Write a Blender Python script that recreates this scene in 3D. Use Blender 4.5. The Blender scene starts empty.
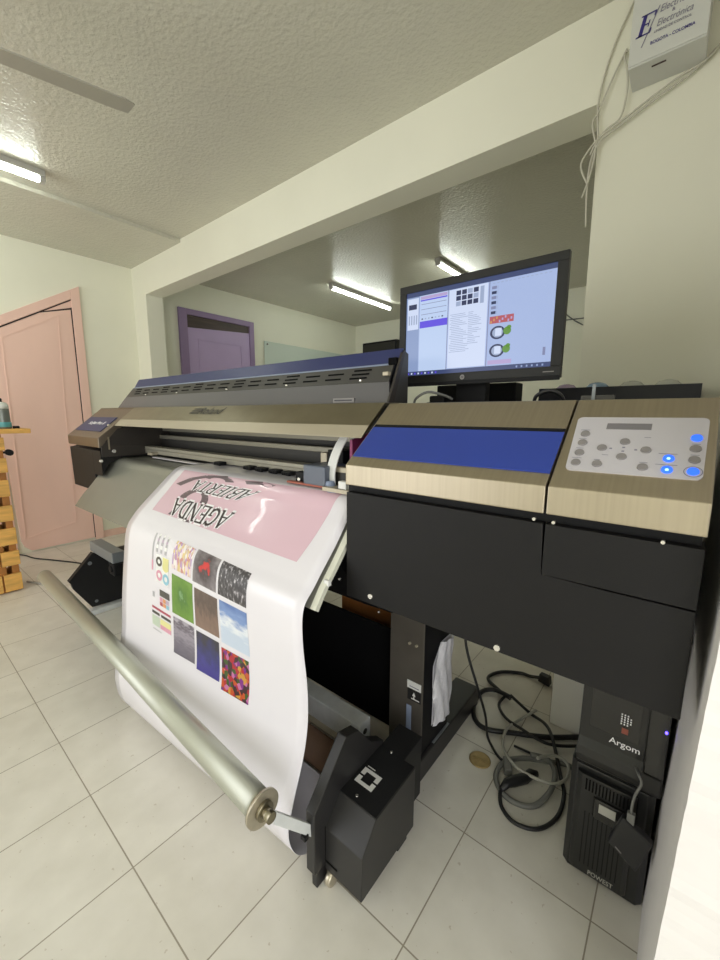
import bpy, bmesh, math, random
from mathutils import Vector, Matrix
random.seed(7)
COL = bpy.context.scene.collection
T = 0.35                      # floor tile pitch

# ------------------------------------------------------------------ materials
def mat(name, color, rough=.5, metal=0., spec=.5, var=0., vscale=8., bump=0., bscale=60., emit=None, estr=1., trans=0., alpha=1., stretch=None, coat=0., bdist=.002):
    m = bpy.data.materials.new(name); m.use_nodes = True
    nt = m.node_tree; b = nt.nodes['Principled BSDF']
    c = (*color, 1)
    b.inputs['Base Color'].default_value = c
    b.inputs['Roughness'].default_value = rough
    b.inputs['Metallic'].default_value = metal
    b.inputs['Specular IOR Level'].default_value = spec
    b.inputs['Transmission Weight'].default_value = trans
    b.inputs['Alpha'].default_value = alpha
    b.inputs['Coat Weight'].default_value = coat
    tc = nt.nodes.new('ShaderNodeTexCoord'); vec = tc.outputs['Object']
    if stretch:
        mp = nt.nodes.new('ShaderNodeMapping'); mp.inputs['Scale'].default_value = stretch
        nt.links.new(vec, mp.inputs['Vector']); vec = mp.outputs['Vector']
    if var:
        n = nt.nodes.new('ShaderNodeTexNoise'); n.inputs['Scale'].default_value = vscale; n.inputs['Detail'].default_value = 5
        nt.links.new(vec, n.inputs['Vector'])
        r = nt.nodes.new('ShaderNodeValToRGB')
        r.color_ramp.elements[0].position = .3; r.color_ramp.elements[1].position = .7
        r.color_ramp.elements[0].color = (*[x*(1-var) for x in color], 1)
        r.color_ramp.elements[1].color = (*[min(1, x*(1+var)) for x in color], 1)
        nt.links.new(n.outputs['Fac'], r.inputs['Fac']); nt.links.new(r.outputs['Color'], b.inputs['Base Color'])
    if bump:
        n = nt.nodes.new('ShaderNodeTexNoise'); n.inputs['Scale'].default_value = bscale; n.inputs['Detail'].default_value = 3
        nt.links.new(vec, n.inputs['Vector'])
        bp = nt.nodes.new('ShaderNodeBump'); bp.inputs['Strength'].default_value = bump; bp.inputs['Distance'].default_value = bdist
        nt.links.new(n.outputs['Fac'], bp.inputs['Height']); nt.links.new(bp.outputs['Normal'], b.inputs['Normal'])
    if emit:
        b.inputs['Emission Color'].default_value = (*emit, 1); b.inputs['Emission Strength'].default_value = estr
    return m

def tile_mat():
    m = bpy.data.materials.new('beige_floor_tile'); m.use_nodes = True; nt = m.node_tree; b = nt.nodes['Principled BSDF']
    tc = nt.nodes.new('ShaderNodeTexCoord'); sx = nt.nodes.new('ShaderNodeSeparateXYZ'); nt.links.new(tc.outputs['Object'], sx.inputs[0])
    def mth(op, a, b_=None):
        n = nt.nodes.new('ShaderNodeMath'); n.operation = op
        for i, v in enumerate((a, b_)):
            if v is None: continue
            if isinstance(v, (int, float)): n.inputs[i].default_value = v
            else: nt.links.new(v, n.inputs[i])
        return n.outputs[0]
    px = mth('PINGPONG', sx.outputs[0], T/2); py = mth('PINGPONG', sx.outputs[1], T/2)
    d = mth('MINIMUM', px, py); g = mth('LESS_THAN', d, .0018)
    # per tile tint
    fx = mth('FLOOR', mth('DIVIDE', sx.outputs[0], T)); fy = mth('FLOOR', mth('DIVIDE', sx.outputs[1], T))
    cx = nt.nodes.new('ShaderNodeCombineXYZ'); nt.links.new(fx, cx.inputs[0]); nt.links.new(fy, cx.inputs[1])
    wn = nt.nodes.new('ShaderNodeTexWhiteNoise'); nt.links.new(cx.outputs[0], wn.inputs['Vector'])
    n = nt.nodes.new('ShaderNodeTexNoise'); n.inputs['Scale'].default_value = 9; n.inputs['Detail'].default_value = 6; nt.links.new(tc.outputs['Object'], n.inputs['Vector'])
    f = mth('ADD', mth('MULTIPLY', n.outputs['Fac'], .8), mth('MULTIPLY', wn.outputs['Value'], .2))
    r = nt.nodes.new('ShaderNodeValToRGB'); r.color_ramp.elements[0].position = .3; r.color_ramp.elements[1].position = .7
    r.color_ramp.elements[0].color = (.67, .64, .56, 1); r.color_ramp.elements[1].color = (.77, .74, .66, 1)
    nt.links.new(f, r.inputs['Fac'])
    # small dirt specks
    v = nt.nodes.new('ShaderNodeTexNoise'); v.inputs['Scale'].default_value = 60; v.inputs['Detail'].default_value = 2; nt.links.new(tc.outputs['Object'], v.inputs['Vector'])
    sp = mth('GREATER_THAN', v.outputs['Fac'], .715)
    mx0 = nt.nodes.new('ShaderNodeMixRGB'); mx0.inputs['Color2'].default_value = (.45, .38, .28, 1)
    nt.links.new(mth('MULTIPLY', sp, .5), mx0.inputs['Fac']); nt.links.new(r.outputs['Color'], mx0.inputs['Color1'])
    mx = nt.nodes.new('ShaderNodeMixRGB'); mx.inputs['Color2'].default_value = (.32, .285, .22, 1)
    nt.links.new(g, mx.inputs['Fac']); nt.links.new(mx0.outputs['Color'], mx.inputs['Color1']); nt.links.new(mx.outputs['Color'], b.inputs['Base Color'])
    b.inputs['Roughness'].default_value = .3; b.inputs['Specular IOR Level'].default_value = .45
    bp = nt.nodes.new('ShaderNodeBump'); bp.inputs['Strength'].default_value = .25; bp.inputs['Distance'].default_value = .002; bp.invert = True
    nt.links.new(g, bp.inputs['Height']); nt.links.new(bp.outputs['Normal'], b.inputs['Normal'])
    return m

def picture_mat(name, stops, kind='noise', scale=4., radial=0., grad=0., detail=4., speck=None, stretch=(1, 1, 1)):
    """printed picture: colour ramp over noise + radial + vertical gradient of the patch's own UV"""
    m = bpy.data.materials.new(name); m.use_nodes = True; nt = m.node_tree; b = nt.nodes['Principled BSDF']
    b.inputs['Roughness'].default_value = .3
    uv = nt.nodes.new('ShaderNodeUVMap')
    mp = nt.nodes.new('ShaderNodeMapping'); mp.inputs['Scale'].default_value = stretch; nt.links.new(uv.outputs[0], mp.inputs['Vector'])
    def mth(op, a, b_=None):
        n = nt.nodes.new('ShaderNodeMath'); n.operation = op
        for i, v in enumerate((a, b_)):
            if v is None: continue
            if isinstance(v, (int, float)): n.inputs[i].default_value = v
            else: nt.links.new(v, n.inputs[i])
        return n.outputs[0]
    if kind == 'noise':
        n = nt.nodes.new('ShaderNodeTexNoise'); n.inputs['Detail'].default_value = detail; out = n.outputs['Fac']
    else:
        n = nt.nodes.new('ShaderNodeTexVoronoi'); out = n.outputs['Color']
    n.inputs['Scale'].default_value = scale; nt.links.new(mp.outputs[0], n.inputs['Vector'])
    if kind != 'noise':
        s = nt.nodes.new('ShaderNodeSeparateXYZ'); nt.links.new(out, s.inputs[0]); out = s.outputs[0]
    f = out
    sx = nt.nodes.new('ShaderNodeSeparateXYZ'); nt.links.new(uv.outputs[0], sx.inputs[0])
    if radial:
        dx = mth('SUBTRACT', sx.outputs[0], .5); dy = mth('SUBTRACT', sx.outputs[1], .5)
        rr = mth('SQRT', mth('ADD', mth('MULTIPLY', dx, dx), mth('MULTIPLY', dy, dy)))
        f = mth('ADD', mth('MULTIPLY', f, 1-radial), mth('MULTIPLY', rr, radial*1.6))
    if grad:
        f = mth('ADD', mth('MULTIPLY', f, 1-grad), mth('MULTIPLY', sx.outputs[1], grad))
    r = nt.nodes.new('ShaderNodeValToRGB'); cr = r.color_ramp
    while len(cr.elements) < len(stops): cr.elements.new(.5)
    for e, (p, c) in zip(cr.elements, stops): e.position = p; e.color = (*c, 1)
    if kind != 'noise': cr.interpolation = 'CONSTANT'
    nt.links.new(f, r.inputs['Fac']); nt.links.new(r.outputs['Color'], b.inputs['Base Color'])
    return m

K = {}
def S(name, *a, **k): K[name] = mat(name, *a, **k)
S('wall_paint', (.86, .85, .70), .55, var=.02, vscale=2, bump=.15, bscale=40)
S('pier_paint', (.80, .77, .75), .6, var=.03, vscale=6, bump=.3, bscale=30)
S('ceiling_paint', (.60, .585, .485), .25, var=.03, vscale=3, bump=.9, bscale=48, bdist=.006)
S('beam_paint', (.83, .82, .68), .55, var=.02, vscale=2)
S('pink_paint', (.88, .60, .50), .4, var=.04, vscale=3, stretch=(1, 1, .3))
S('dark_gap', (.05, .03, .025), .8)
S('purple_paint', (.50, .38, .62), .45, var=.04, vscale=3)
S('purple_frame', (.30, .21, .37), .45)
S('dark_wood', (.07, .045, .035), .5, var=.3, vscale=12, stretch=(1, .2, 3))
S('steel', (.43, .375, .28), .42, metal=1., var=.05, vscale=4, stretch=(40, .5, .5), bump=.02, bscale=200)
S('steel_dark', (.24, .20, .155), .38, metal=1., var=.05, vscale=4, stretch=(40, .5, .5))  # darker copy of steel: the left cover's dark reflection is put into the colour
S('steel_warm', (.31, .28, .205), .33, metal=1., var=.06, vscale=3, stretch=(4, 4, 4))
S('cover_black', (.009, .0085, .0085), .5, spec=.22, var=.06, vscale=20)
S('matt_black', (.006, .006, .007), .6, spec=.25)
S('void_black', (.004, .004, .0045), .9, spec=.1)
S('side_black', (.025, .02, .016), .5)
S('label_blue', (.022, .05, .30), .33, var=.03)
S('flap_blue', (.018, .026, .105), .4)
S('pale_blue', (.25, .30, .42), .4)
S('guard_grey', (.10, .097, .10), .3, spec=.5)
S('vent_grey', (.055, .053, .048), .4, metal=.3)
S('panel_silver', (.62, .60, .64), .33, metal=.35)
S('lcd', (.18, .17, .18), .3)
S('button_grey', (.22, .205, .20), .45)
S('button_blue', (.03, .12, .9), .3, emit=(.03, .16, 1.), estr=.9)
S('button_core', (.5, .8, 1), .3, emit=(.3, .65, 1.), estr=1.4)
S('white', (.85, .85, .85), .4)
S('white_plastic', (.72, .72, .70), .35)
S('screw', (.75, .73, .68), .25, metal=.8)
S('black_ink', (.015, .013, .016), .35)
S('apron_grey', (.25, .25, .215), .33, metal=.45, var=.03)
S('apron_edge', (.66, .66, .56), .4)
S('rail', (.33, .31, .25), .4, metal=.3, var=.05, stretch=(8, 1, 1))
S('rail_dark', (.24, .225, .18), .4, metal=.5)
S('inside_dark', (.02, .018, .015), .5)
S('carriage_blue', (.10, .115, .15), .4)
S('clip_beige', (.45, .40, .30), .4, metal=.3)
S('magenta', (.25, .03, .12), .5)
S('red_brown', (.30, .08, .05), .5)
S('post_metal', (.125, .112, .095), .35, metal=.35, var=.12, vscale=8)
S('beam_metal', (.66, .68, .67), .4, metal=.1, var=.12, vscale=14)
S('take_up_black', (.022, .021, .021), .42, spec=.4)
S('take_up_top', (.012, .012, .013), .5, spec=.3)
S('bar_grey', (.22, .24, .25), .4, metal=.3)
S('tube_alu', (.46, .47, .40), .40, metal=.6, var=.05, vscale=3)
S('tube_cap', (.50, .45, .35), .3, metal=.7, var=.15, vscale=30)
S('card_brown', (.20, .115, .07), .7, var=.1)
S('vinyl', (.75, .725, .765), .22, spec=.5, coat=.25)
S('print_pink', (.68, .47, .545), .22, coat=.25)
S('print_black', (.030, .018, .022), .3)
S('print_grey', (.13, .09, .105), .3)
S('print_white', (.86, .84, .86), .25)
S('monitor_black', (.014, .014, .013), .45, spec=.3, var=.05)
S('pc_black', (.009, .009, .009), .28, spec=.55)
S('pc_gloss', (.014, .0135, .013), .12, spec=.6)
S('ups_black', (.013, .013, .013), .33, spec=.5)
S('logo_white', (.85, .85, .85), .4, emit=(.8, .8, .8), estr=.05)
S('led_blue', (.05, .03, .8), .3, emit=(.08, .05, 1.), estr=8)
S('cable_black', (.012, .012, .013), .45)
S('cable_grey', (.17, .17, .155), .5)
S('cable_pale', (.42, .41, .36), .5)
S('wall_wire', (.60, .58, .48), .6)
S('brass', (.36, .26, .11), .4, metal=.4, var=.2, vscale=40)
S('bag', (.78, .77, .80), .35, var=.08, vscale=18, bump=.8, bscale=22, bdist=.01)
S('carton_white', (.86, .84, .78), .6)
S('carton_side', (.26, .18, .13), .7)
S('carton_orange', (.45, .17, .04), .6, var=.2, vscale=6)
S('pine', (.72, .40, .10), .5, var=.22, vscale=6, stretch=(1, 1, 7))
S('pine_dark', (.42, .17, .035), .55, var=.2, vscale=8)
S('board_glass', (.62, .70, .62), .15, coat=.3)
S('enamel_box', (.66, .67, .62), .4)
S('text_blue', (.045, .035, .22), .5)
S('text_grey', (.20, .19, .26), .5)
S('lamp_housing', (.45, .44, .40), .5)
S('tube_light', (1, 1, 1), .5, emit=(.93, 1., .93), estr=26)
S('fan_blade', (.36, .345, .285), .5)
S('can_grey', (.20, .22, .20), .25, metal=.3)
S('can_teal', (.10, .36, .38), .35)
S('can_white', (.70, .72, .66), .4)
S('ink_blue', (.30, .45, .62), .2, trans=.3)
S('ink_violet', (.50, .40, .55), .2, trans=.3)
S('ink_clear', (.85, .86, .78), .2, trans=.5)
S('shelf_black', (.012, .013, .02), .45)
K['tile'] = tile_mat()
def scr(name, c, s=1.): S(name, (0, 0, 0), .25, emit=c, estr=s, spec=.3)
scr('scr_base', (.40, .50, .78), .95); scr('scr_light', (.50, .62, .86), 1.); scr('scr_white', (.62, .70, .90), 1.); scr('scr_side', (.26, .34, .56), 1.)
scr('scr_purple', (.12, .08, .72), 1.); scr('scr_line', (.22, .24, .40), 1.); scr('scr_dark', (.03, .04, .10), 1.); scr('scr_bar', (.05, .07, .17), 1.)
scr('scr_text', (.33, .40, .58), 1.); scr('scr_red', (.45, .10, .12), 1.); scr('scr_orange', (.6, .3, .10), 1.); scr('scr_green', (.12, .28, .05), 1.); scr('scr_lilac', (.45, .36, .62), 1.)

# ------------------------------------------------------------------ building helpers
def root_loc(p):
    while p is not None and p.parent is not None: p = p.parent
    return Vector(p.location) if p is not None else Vector((0, 0, 0))

class MB:
    def __init__(s): s.bm = bmesh.new(); s.uv = None
    def box(s, x0, x1, y0, y1, z0, z1, bev=0., seg=2):
        return s.hexa([(x0, y0, z0), (x1, y0, z0), (x1, y1, z0), (x0, y1, z0), (x0, y0, z1), (x1, y0, z1), (x1, y1, z1), (x0, y1, z1)], bev, seg)
    def hexa(s, p, bev=0., seg=2):
        v = [s.bm.verts.new(q) for q in p]
        fs = [s.bm.faces.new([v[i] for i in f]) for f in ((3, 2, 1, 0), (4, 5, 6, 7), (0, 1, 5, 4), (1, 2, 6, 5), (2, 3, 7, 6), (3, 0, 4, 7))]
        if bev: bmesh.ops.bevel(s.bm, geom=list({e for f in fs for e in f.edges}), offset=bev, segments=seg, affect='EDGES', profile=.6)
        return s
    def prism(s, prof, a0, a1, axis='X', bev=0., seg=2):
        def P(a, u, w): return (a, u, w) if axis == 'X' else ((u, a, w) if axis == 'Y' else (u, w, a))
        A = [s.bm.verts.new(P(a0, *q)) for q in prof]; B = [s.bm.verts.new(P(a1, *q)) for q in prof]; n = len(prof)
        fs = [s.bm.faces.new(A), s.bm.faces.new(B[::-1])]
        for i in range(n): fs.append(s.bm.faces.new([A[i], B[i], B[(i+1) % n], A[(i+1) % n]]))
        if bev: bmesh.ops.bevel(s.bm, geom=list({e for f in fs for e in f.edges}), offset=bev, segments=seg, affect='EDGES', profile=.6)
        return s
    def frames(s, pts):
        P = [Vector(p) for p in pts]; out = []
        t0 = (P[1]-P[0]).normalized(); up = Vector((0, 0, 1)) if abs(t0.z) < .9 else Vector((0, 1, 0))
        n = t0.cross(up).normalized()
        for i in range(len(P)):
            t = (P[min(i+1, len(P)-1)]-P[max(i-1, 0)])
            t = t.normalized() if t.length > 1e-9 else t0
            n = (n-t*n.dot(t)); n = n.normalized() if n.length > 1e-6 else t.orthogonal().normalized()
            out.append((P[i], n, t.cross(n)))
        return out
    def tube(s, pts, r, seg=12, cap=True, smooth=True):
        rs = r if isinstance(r, (list, tuple)) else [r]*len(pts)
        rings = []
        for (p, n, b), rr in zip(s.frames(pts), rs):
            rings.append([s.bm.verts.new(p+n*(rr*math.cos(2*math.pi*k/seg))+b*(rr*math.sin(2*math.pi*k/seg))) for k in range(seg)])
        for a, b in zip(rings, rings[1:]):
            for k in range(seg):
                f = s.bm.faces.new([a[k], a[(k+1) % seg], b[(k+1) % seg], b[k]]); f.smooth = smooth
        if cap:
            s.bm.faces.new(rings[0][::-1]); s.bm.faces.new(rings[-1])
        return s
    def cyl(s, a, b, r, seg=24): return s.tube([a, b], r, seg)
    def lathe(s, c, prof, seg=24, axis='Z'):
        pts = []
        for (r, h) in prof:
            ring = []
            for k in range(seg):
                t = 2*math.pi*k/seg; x, y = r*math.cos(t), r*math.sin(t)
                q = {'Z': (x, y, h), 'X': (h, x, y), 'Y': (x, h, y)}[axis]
                ring.append(s.bm.verts.new(Vector(c)+Vector(q)))
            pts.append(ring)
        for a, b in zip(pts, pts[1:]):
            for k in range(seg):
                f = s.bm.faces.new([a[k], a[(k+1) % seg], b[(k+1) % seg], b[k]]); f.smooth = True
        s.bm.faces.new(pts[0][::-1]); s.bm.faces.new(pts[-1])
        return s
    def patch(s, fn, nu=1, nv=1, mi=0, flip=False):
        """fn(u,v)->point on unit square; keeps UVs"""
        uvl = s.bm.loops.layers.uv.verify()
        V = [[s.bm.verts.new(fn(i/nu, j/nv)) for j in range(nv+1)] for i in range(nu+1)]
        for i in range(nu):
            for j in range(nv):
                idx = [(i, j), (i+1, j), (i+1, j+1), (i, j+1)]
                if flip: idx = idx[::-1]
                f = s.bm.faces.new([V[a][b] for a, b in idx]); f.material_index = mi; f.smooth = nu*nv > 1
                for l, (a, b) in zip(f.loops, idx): l[uvl].uv = (a/nu, b/nv)
        return s
    def poly(s, pts, mi=0):
        f = s.bm.faces.new([s.bm.verts.new(p) for p in pts]); f.material_index = mi; return s
    def build(s, name, m, parent=None, solid=0., recalc=True):
        if recalc: bmesh.ops.recalc_face_normals(s.bm, faces=s.bm.faces)
        L = root_loc(parent)
        if parent is not None: bmesh.ops.translate(s.bm, verts=s.bm.verts, vec=-L)
        me = bpy.data.meshes.new(name); s.bm.to_mesh(me); s.bm.free()
        for x in (m if isinstance(m, (list, tuple)) else [m]): me.materials.append(K[x] if isinstance(x, str) else x)
        o = bpy.data.objects.new(name, me); COL.objects.link(o)
        if parent is not None: o.parent = parent
        if solid:
            md = o.modifiers.new('thickness', 'SOLIDIFY'); md.thickness = solid; md.offset = 0
        return o

def recenter(o, loc):
    """put a single-mesh thing's origin at its base"""
    o.data.transform(Matrix.Translation(-Vector(loc))); o.location = loc; return o
def tag(o, label, cat, group=None, kind=None):
    o['label'] = label; o['category'] = cat
    if group: o['group'] = group
    if kind: o['kind'] = kind
    return o
def thing(name, loc, label, cat, group=None):
    o = bpy.data.objects.new(name, None); o.empty_display_size = .1; COL.objects.link(o); o.location = loc
    return tag(o, label, cat, group)
def struct(o): o['kind'] = 'structure'; return o
def arc(pts, n=8):
    """Catmull-Rom through points"""
    P = [Vector(p) for p in pts]; out = []
    for i in range(len(P)-1):
        a, b, c, d = P[max(i-1, 0)], P[i], P[i+1], P[min(i+2, len(P)-1)]
        for k in range(n):
            t = k/n; out.append(.5*((2*b)+(-a+c)*t+(2*a-5*b+4*c-d)*t*t+(-a+3*b-3*c+d)*t**3))
    return out+[P[-1]]

def text_mesh(txt, fn, bold=0., shear=0.):
    """text filled into the unit square and mapped by fn(u,v)"""
    cu = bpy.data.curves.new('t', 'FONT'); cu.body = txt; cu.offset = bold; cu.shear = shear; cu.resolution_u = 3
    o = bpy.data.objects.new('t', cu); COL.objects.link(o)
    dg = bpy.context.evaluated_depsgraph_get(); me = bpy.data.meshes.new_from_object(o.evaluated_get(dg))
    bpy.data.objects.remove(o); bpy.data.curves.remove(cu)
    xs = [v.co.x for v in me.vertices]; ys = [v.co.y for v in me.vertices]
    x0, x1, y0, y1 = min(xs), max(xs), min(ys), max(ys)
    b = MB(); b.bm.from_mesh(me); bpy.data.meshes.remove(me)
    for v in b.bm.verts: v.co = Vector(fn((v.co.x-x0)/(x1-x0), (v.co.y-y0)/(y1-y0)))
    return b
def add_text(b, txt, fn, **k):
    t = text_mesh(txt, fn, **k); me = bpy.data.meshes.new('tmp'); t.bm.to_mesh(me); t.bm.free(); b.bm.from_mesh(me); bpy.data.meshes.remove(me); return b
def smear(fn):
    """a line of print too small to read: short plain dashes"""
    b = MB()
    b.poly([fn(0, .25), fn(.98, .25), fn(.98, .75), fn(0, .75)])
    return b
def quad(a, b, c, d):
    """a=(0,0) b=(1,0) c=(1,1) d=(0,1)"""
    a, b, c, d = map(Vector, (a, b, c, d))
    return lambda u, v: a*(1-u)*(1-v)+b*u*(1-v)+c*u*v+d*(1-u)*v

# ------------------------------------------------------------------ room shell
H = 2.81; XW = -2.20; YW = 1.63; XR = 2.562; YF = -2.9; XE = 3.6; YB = 5.32
b = MB(); b.box(XW-.2, XE+.2, YF-.2, YB+.2, -.1, 0); f = struct(b.build('floor', 'tile'))
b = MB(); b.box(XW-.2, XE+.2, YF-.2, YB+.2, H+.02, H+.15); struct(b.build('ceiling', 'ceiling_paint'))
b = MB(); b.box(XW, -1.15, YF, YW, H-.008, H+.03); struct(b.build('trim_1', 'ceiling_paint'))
b = MB(); b.box(XW-.15, XW, YF-.2, YB+.2, 0, H+.05); struct(b.build('wall_left', 'wall_paint'))
b = MB()
b.prism([(XW, 0), (-1.906, 0), (-1.906, 2.50), (2.116, 2.50), (2.145, 0), (XE, 0), (XE, H+.03), (XW, H+.03)], YW, 1.80, 'Y')
struct(b.build('wall_back', 'beam_paint'))
b = MB()
b.hexa([(2.551, .40, 0), (XE, .40, 0), (XE, YW, 0), (2.551, YW, 0), (2.634, .40, H+.03), (XE, .40, H+.03), (XE, YW, H+.03), (2.634, YW, H+.03)])
bmesh.ops.subdivide_edges(b.bm, edges=[e for e in b.bm.edges if abs(e.verts[0].co.z-e.verts[1].co.z) > 1], cuts=140)
for v in b.bm.verts:
    if v.co.y < .41 and v.co.x < 2.6: v.co.x += random.uniform(-.0004, .0004); v.co.y += random.uniform(0, .004)
struct(b.build('wall_right', 'pier_paint'))
b = MB(); b.box(XW-.2, XE+.2, YB, YB+.15, 0, H+.05); struct(b.build('wall_far', 'wall_paint'))
b = MB(); b.box(XE, XE+.15, YF-.2, -2.65, 0, H+.05); b.box(XE, XE+.15, -.35, YB, 0, H+.05); b.box(XE, XE+.15, -2.65, -.35, 2.45, H+.05); struct(b.build('wall_east', 'wall_paint'))
# front wall with a wide open shop doorway behind the camera
b = MB(); b.box(XW, -1.9, YF-.15, YF, 0, H+.05); b.box(.9, XE, YF-.15, YF, 0, H+.05); b.box(-1.9, .9, YF-.15, YF, 2.45, H+.05)
struct(b.build('wall_front', 'wall_paint'))
b = MB(); b.box(XW, XW+.012, 1.13, YW-.0, 0, .07); b.build('baseboard_left', 'pink_paint')['kind'] = 'structure'

# pink door on the left wall with a raking head
d1 = bpy.data.objects.new('door_1', None); COL.objects.link(d1); d1.location = (XW, .8, 0); d1['kind'] = 'structure'
xf = XW+.03
top = lambda y: 2.50+(y-1.115)*.61
b = MB()
for (ya, yb) in ((1.05, 1.125),):
    b.hexa([(XW, ya, 0), (xf, ya, 0), (xf, yb, 0), (XW, yb, 0), (XW, ya, top(ya)), (xf, ya, top(ya)), (xf, yb, top(yb)), (XW, yb, top(yb))], .004)
b.hexa([(XW, -.3, top(-.3)-.085), (xf, -.3, top(-.3)-.085), (xf, 1.05, top(1.05)-.085), (XW, 1.05, top(1.05)-.085), (XW, -.3, top(-.3)), (xf, -.3, top(-.3)), (xf, 1.05, top(1.05)), (XW, 1.05, top(1.05))], .004)
b.build('door_frame', 'pink_paint', d1)
xl = XW+.018
b = MB()   # leaf, its rounded lower corner ends just above the floor
prof = [(.47, .06), (.45, .12), (.42, 1.0), (.42, top(.42)-.10), (.80, top(.80)-.10), (1.04, 2.285), (1.043, .02), (.52, .015)]
b.prism(prof, XW, xl, 'X', .003)
b.build('door_leaf', 'pink_paint', d1)
b = MB()
g = XW+.0185
b.prism([(1.043, .02), (1.051, .02), (1.051, 2.30), (1.043, 2.30)], XW, g); b.prism([(.80, top(.80)-.1), (1.045, 2.28), (1.045, 2.296), (.80, top(.80)-.09)], XW, g)
b.prism([(-.3, top(-.3)-.097), (1.05, top(1.05)-.097), (1.05, top(1.05)-.086), (-.3, top(-.3)-.086)], XW, g-.003)
b.build('door_gap', 'dark_gap', d1)
b = MB(); b.prism([(.81, top(.81)-.098), (1.042, 2.297), (1.050, 2.297), (1.050, top(1.05)-.098)], XW, xl-.002); b.build('door_header', 'pink_paint', d1)
b = MB()   # raised panel line
def strip(y0, z0, y1, z1, w=.009):
    dy, dz = y1-y0, z1-z0; L = math.hypot(dy, dz); ny, nz = -dz/L*w, dy/L*w
    b.prism([(y0, z0), (y1, z1), (y1+ny, z1+nz), (y0+ny, z0+nz)], XW, xl+.004)
strip(.50, 1.94, .93, 2.20); strip(.93, 2.20, .905, 1.40); strip(.905, 1.40, .89, .22); strip(.89, .22, .47, .14); strip(.50, 1.94, .48, .14)
b.build('door_moulding', 'pink_paint', d1)
b = MB(); b.prism([(-.3, 0), (.42, 0), (.42, top(.42)-.1), (-.3, top(-.3)-.1)], XW, xl-.004); b.build('side_leaf', 'pink_paint', d1)

# purple door in the far room
d2 = bpy.data.objects.new('door_2', None); COL.objects.link(d2); d2.location = (XW, 2.6, 0); d2['kind'] = 'structure'
b = MB(); b.box(XW, XW+.03, 2.10, 2.20, 0, 2.52, .003); b.box(XW, XW+.03, 3.07, 3.14, 0, 2.52, .003); b.box(XW, XW+.03, 2.20, 3.07, 2.455, 2.52, .003); b.build('door_frame', 'purple_frame', d2)
b = MB(); b.hexa([(XW, 2.20, 0), (XW+.012, 2.20, 0), (XW+.012, 3.07, 0), (XW, 3.07, 0), (XW, 2.20, 2.31), (XW+.012, 2.20, 2.31), (XW+.012, 3.07, 2.37), (XW, 3.07, 2.37)]); b.build('door_leaf', 'purple_paint', d2)
b = MB(); b.box(XW, XW+.006, 2.20, 3.07, 2.28, 2.46); b.build('transom', 'dark_wood', d2)
b = MB(); b.box(XW+.012, XW+.018, 2.33, 2.345, .3, 2.2); b.box(XW+.012, XW+.018, 2.93, 2.945, .3, 2.2); b.box(XW+.012, XW+.018, 2.345, 2.93, 2.185, 2.2); b.build('door_moulding', 'purple_paint', d2)

# ------------------------------------------------------------------ ceiling lamps, fan, far-room things
def lamp(x, y0, y1, label, cords=False):
    t = thing('fluorescent_lamp', (x, (y0+y1)/2, H+.02), label, 'lamp', 'ceiling tube lamps')
    b = MB(); b.box(x-.03, x+.03, y0, y1, H-.02, H+.02, .004); b.build('lamp_housing', 'lamp_housing', t)
    b = MB(); b.cyl((x, y0+.03, H-.035), (x, y1-.03, H-.035), .017, 16); b.build('light_tube', 'tube_light', t)
    for ya in (y0, y1-.03): MB().box(x-.022, x+.022, ya, ya+.03, H-.05, H-.02, .003).build('end_cap', 'lamp_housing', t)
    return t
lamp(-.87, -.63, .59, 'white tube lamp on the near room ceiling, left, above the pink door')
lamp(-.92, 3.32, 4.56, 'long white tube lamp on the far room ceiling, left of the monitor')
lamp(.43, 3.42, 4.66, 'white tube lamp on the far room ceiling, partly hidden by the monitor top')
lamp(1.75, -2.15, -.91, 'added unseen tube lamp on the near room ceiling, right, behind the viewer')  # added lamp, out of view, to brighten the near room
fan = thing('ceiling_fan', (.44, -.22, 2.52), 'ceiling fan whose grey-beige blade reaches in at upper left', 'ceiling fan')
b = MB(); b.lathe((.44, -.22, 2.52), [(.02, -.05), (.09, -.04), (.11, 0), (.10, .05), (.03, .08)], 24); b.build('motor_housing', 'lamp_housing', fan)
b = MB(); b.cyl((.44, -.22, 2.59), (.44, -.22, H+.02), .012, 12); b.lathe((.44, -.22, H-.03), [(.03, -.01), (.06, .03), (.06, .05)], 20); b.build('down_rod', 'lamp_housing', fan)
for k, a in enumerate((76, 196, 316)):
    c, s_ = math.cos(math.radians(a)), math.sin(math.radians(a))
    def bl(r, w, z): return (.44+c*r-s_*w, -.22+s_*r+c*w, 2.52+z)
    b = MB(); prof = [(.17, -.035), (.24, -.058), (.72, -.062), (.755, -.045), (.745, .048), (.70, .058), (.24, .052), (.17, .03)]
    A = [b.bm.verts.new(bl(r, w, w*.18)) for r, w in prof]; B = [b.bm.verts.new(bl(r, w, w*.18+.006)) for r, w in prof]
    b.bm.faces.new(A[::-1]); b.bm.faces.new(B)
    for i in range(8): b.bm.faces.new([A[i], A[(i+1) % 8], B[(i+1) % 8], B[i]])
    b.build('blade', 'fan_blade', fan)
    b = MB(); b.tube([bl(.09, 0, 0), bl(.20, 0, 0)], .012, 8); b.build('blade_arm', 'lamp_housing', fan)

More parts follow.
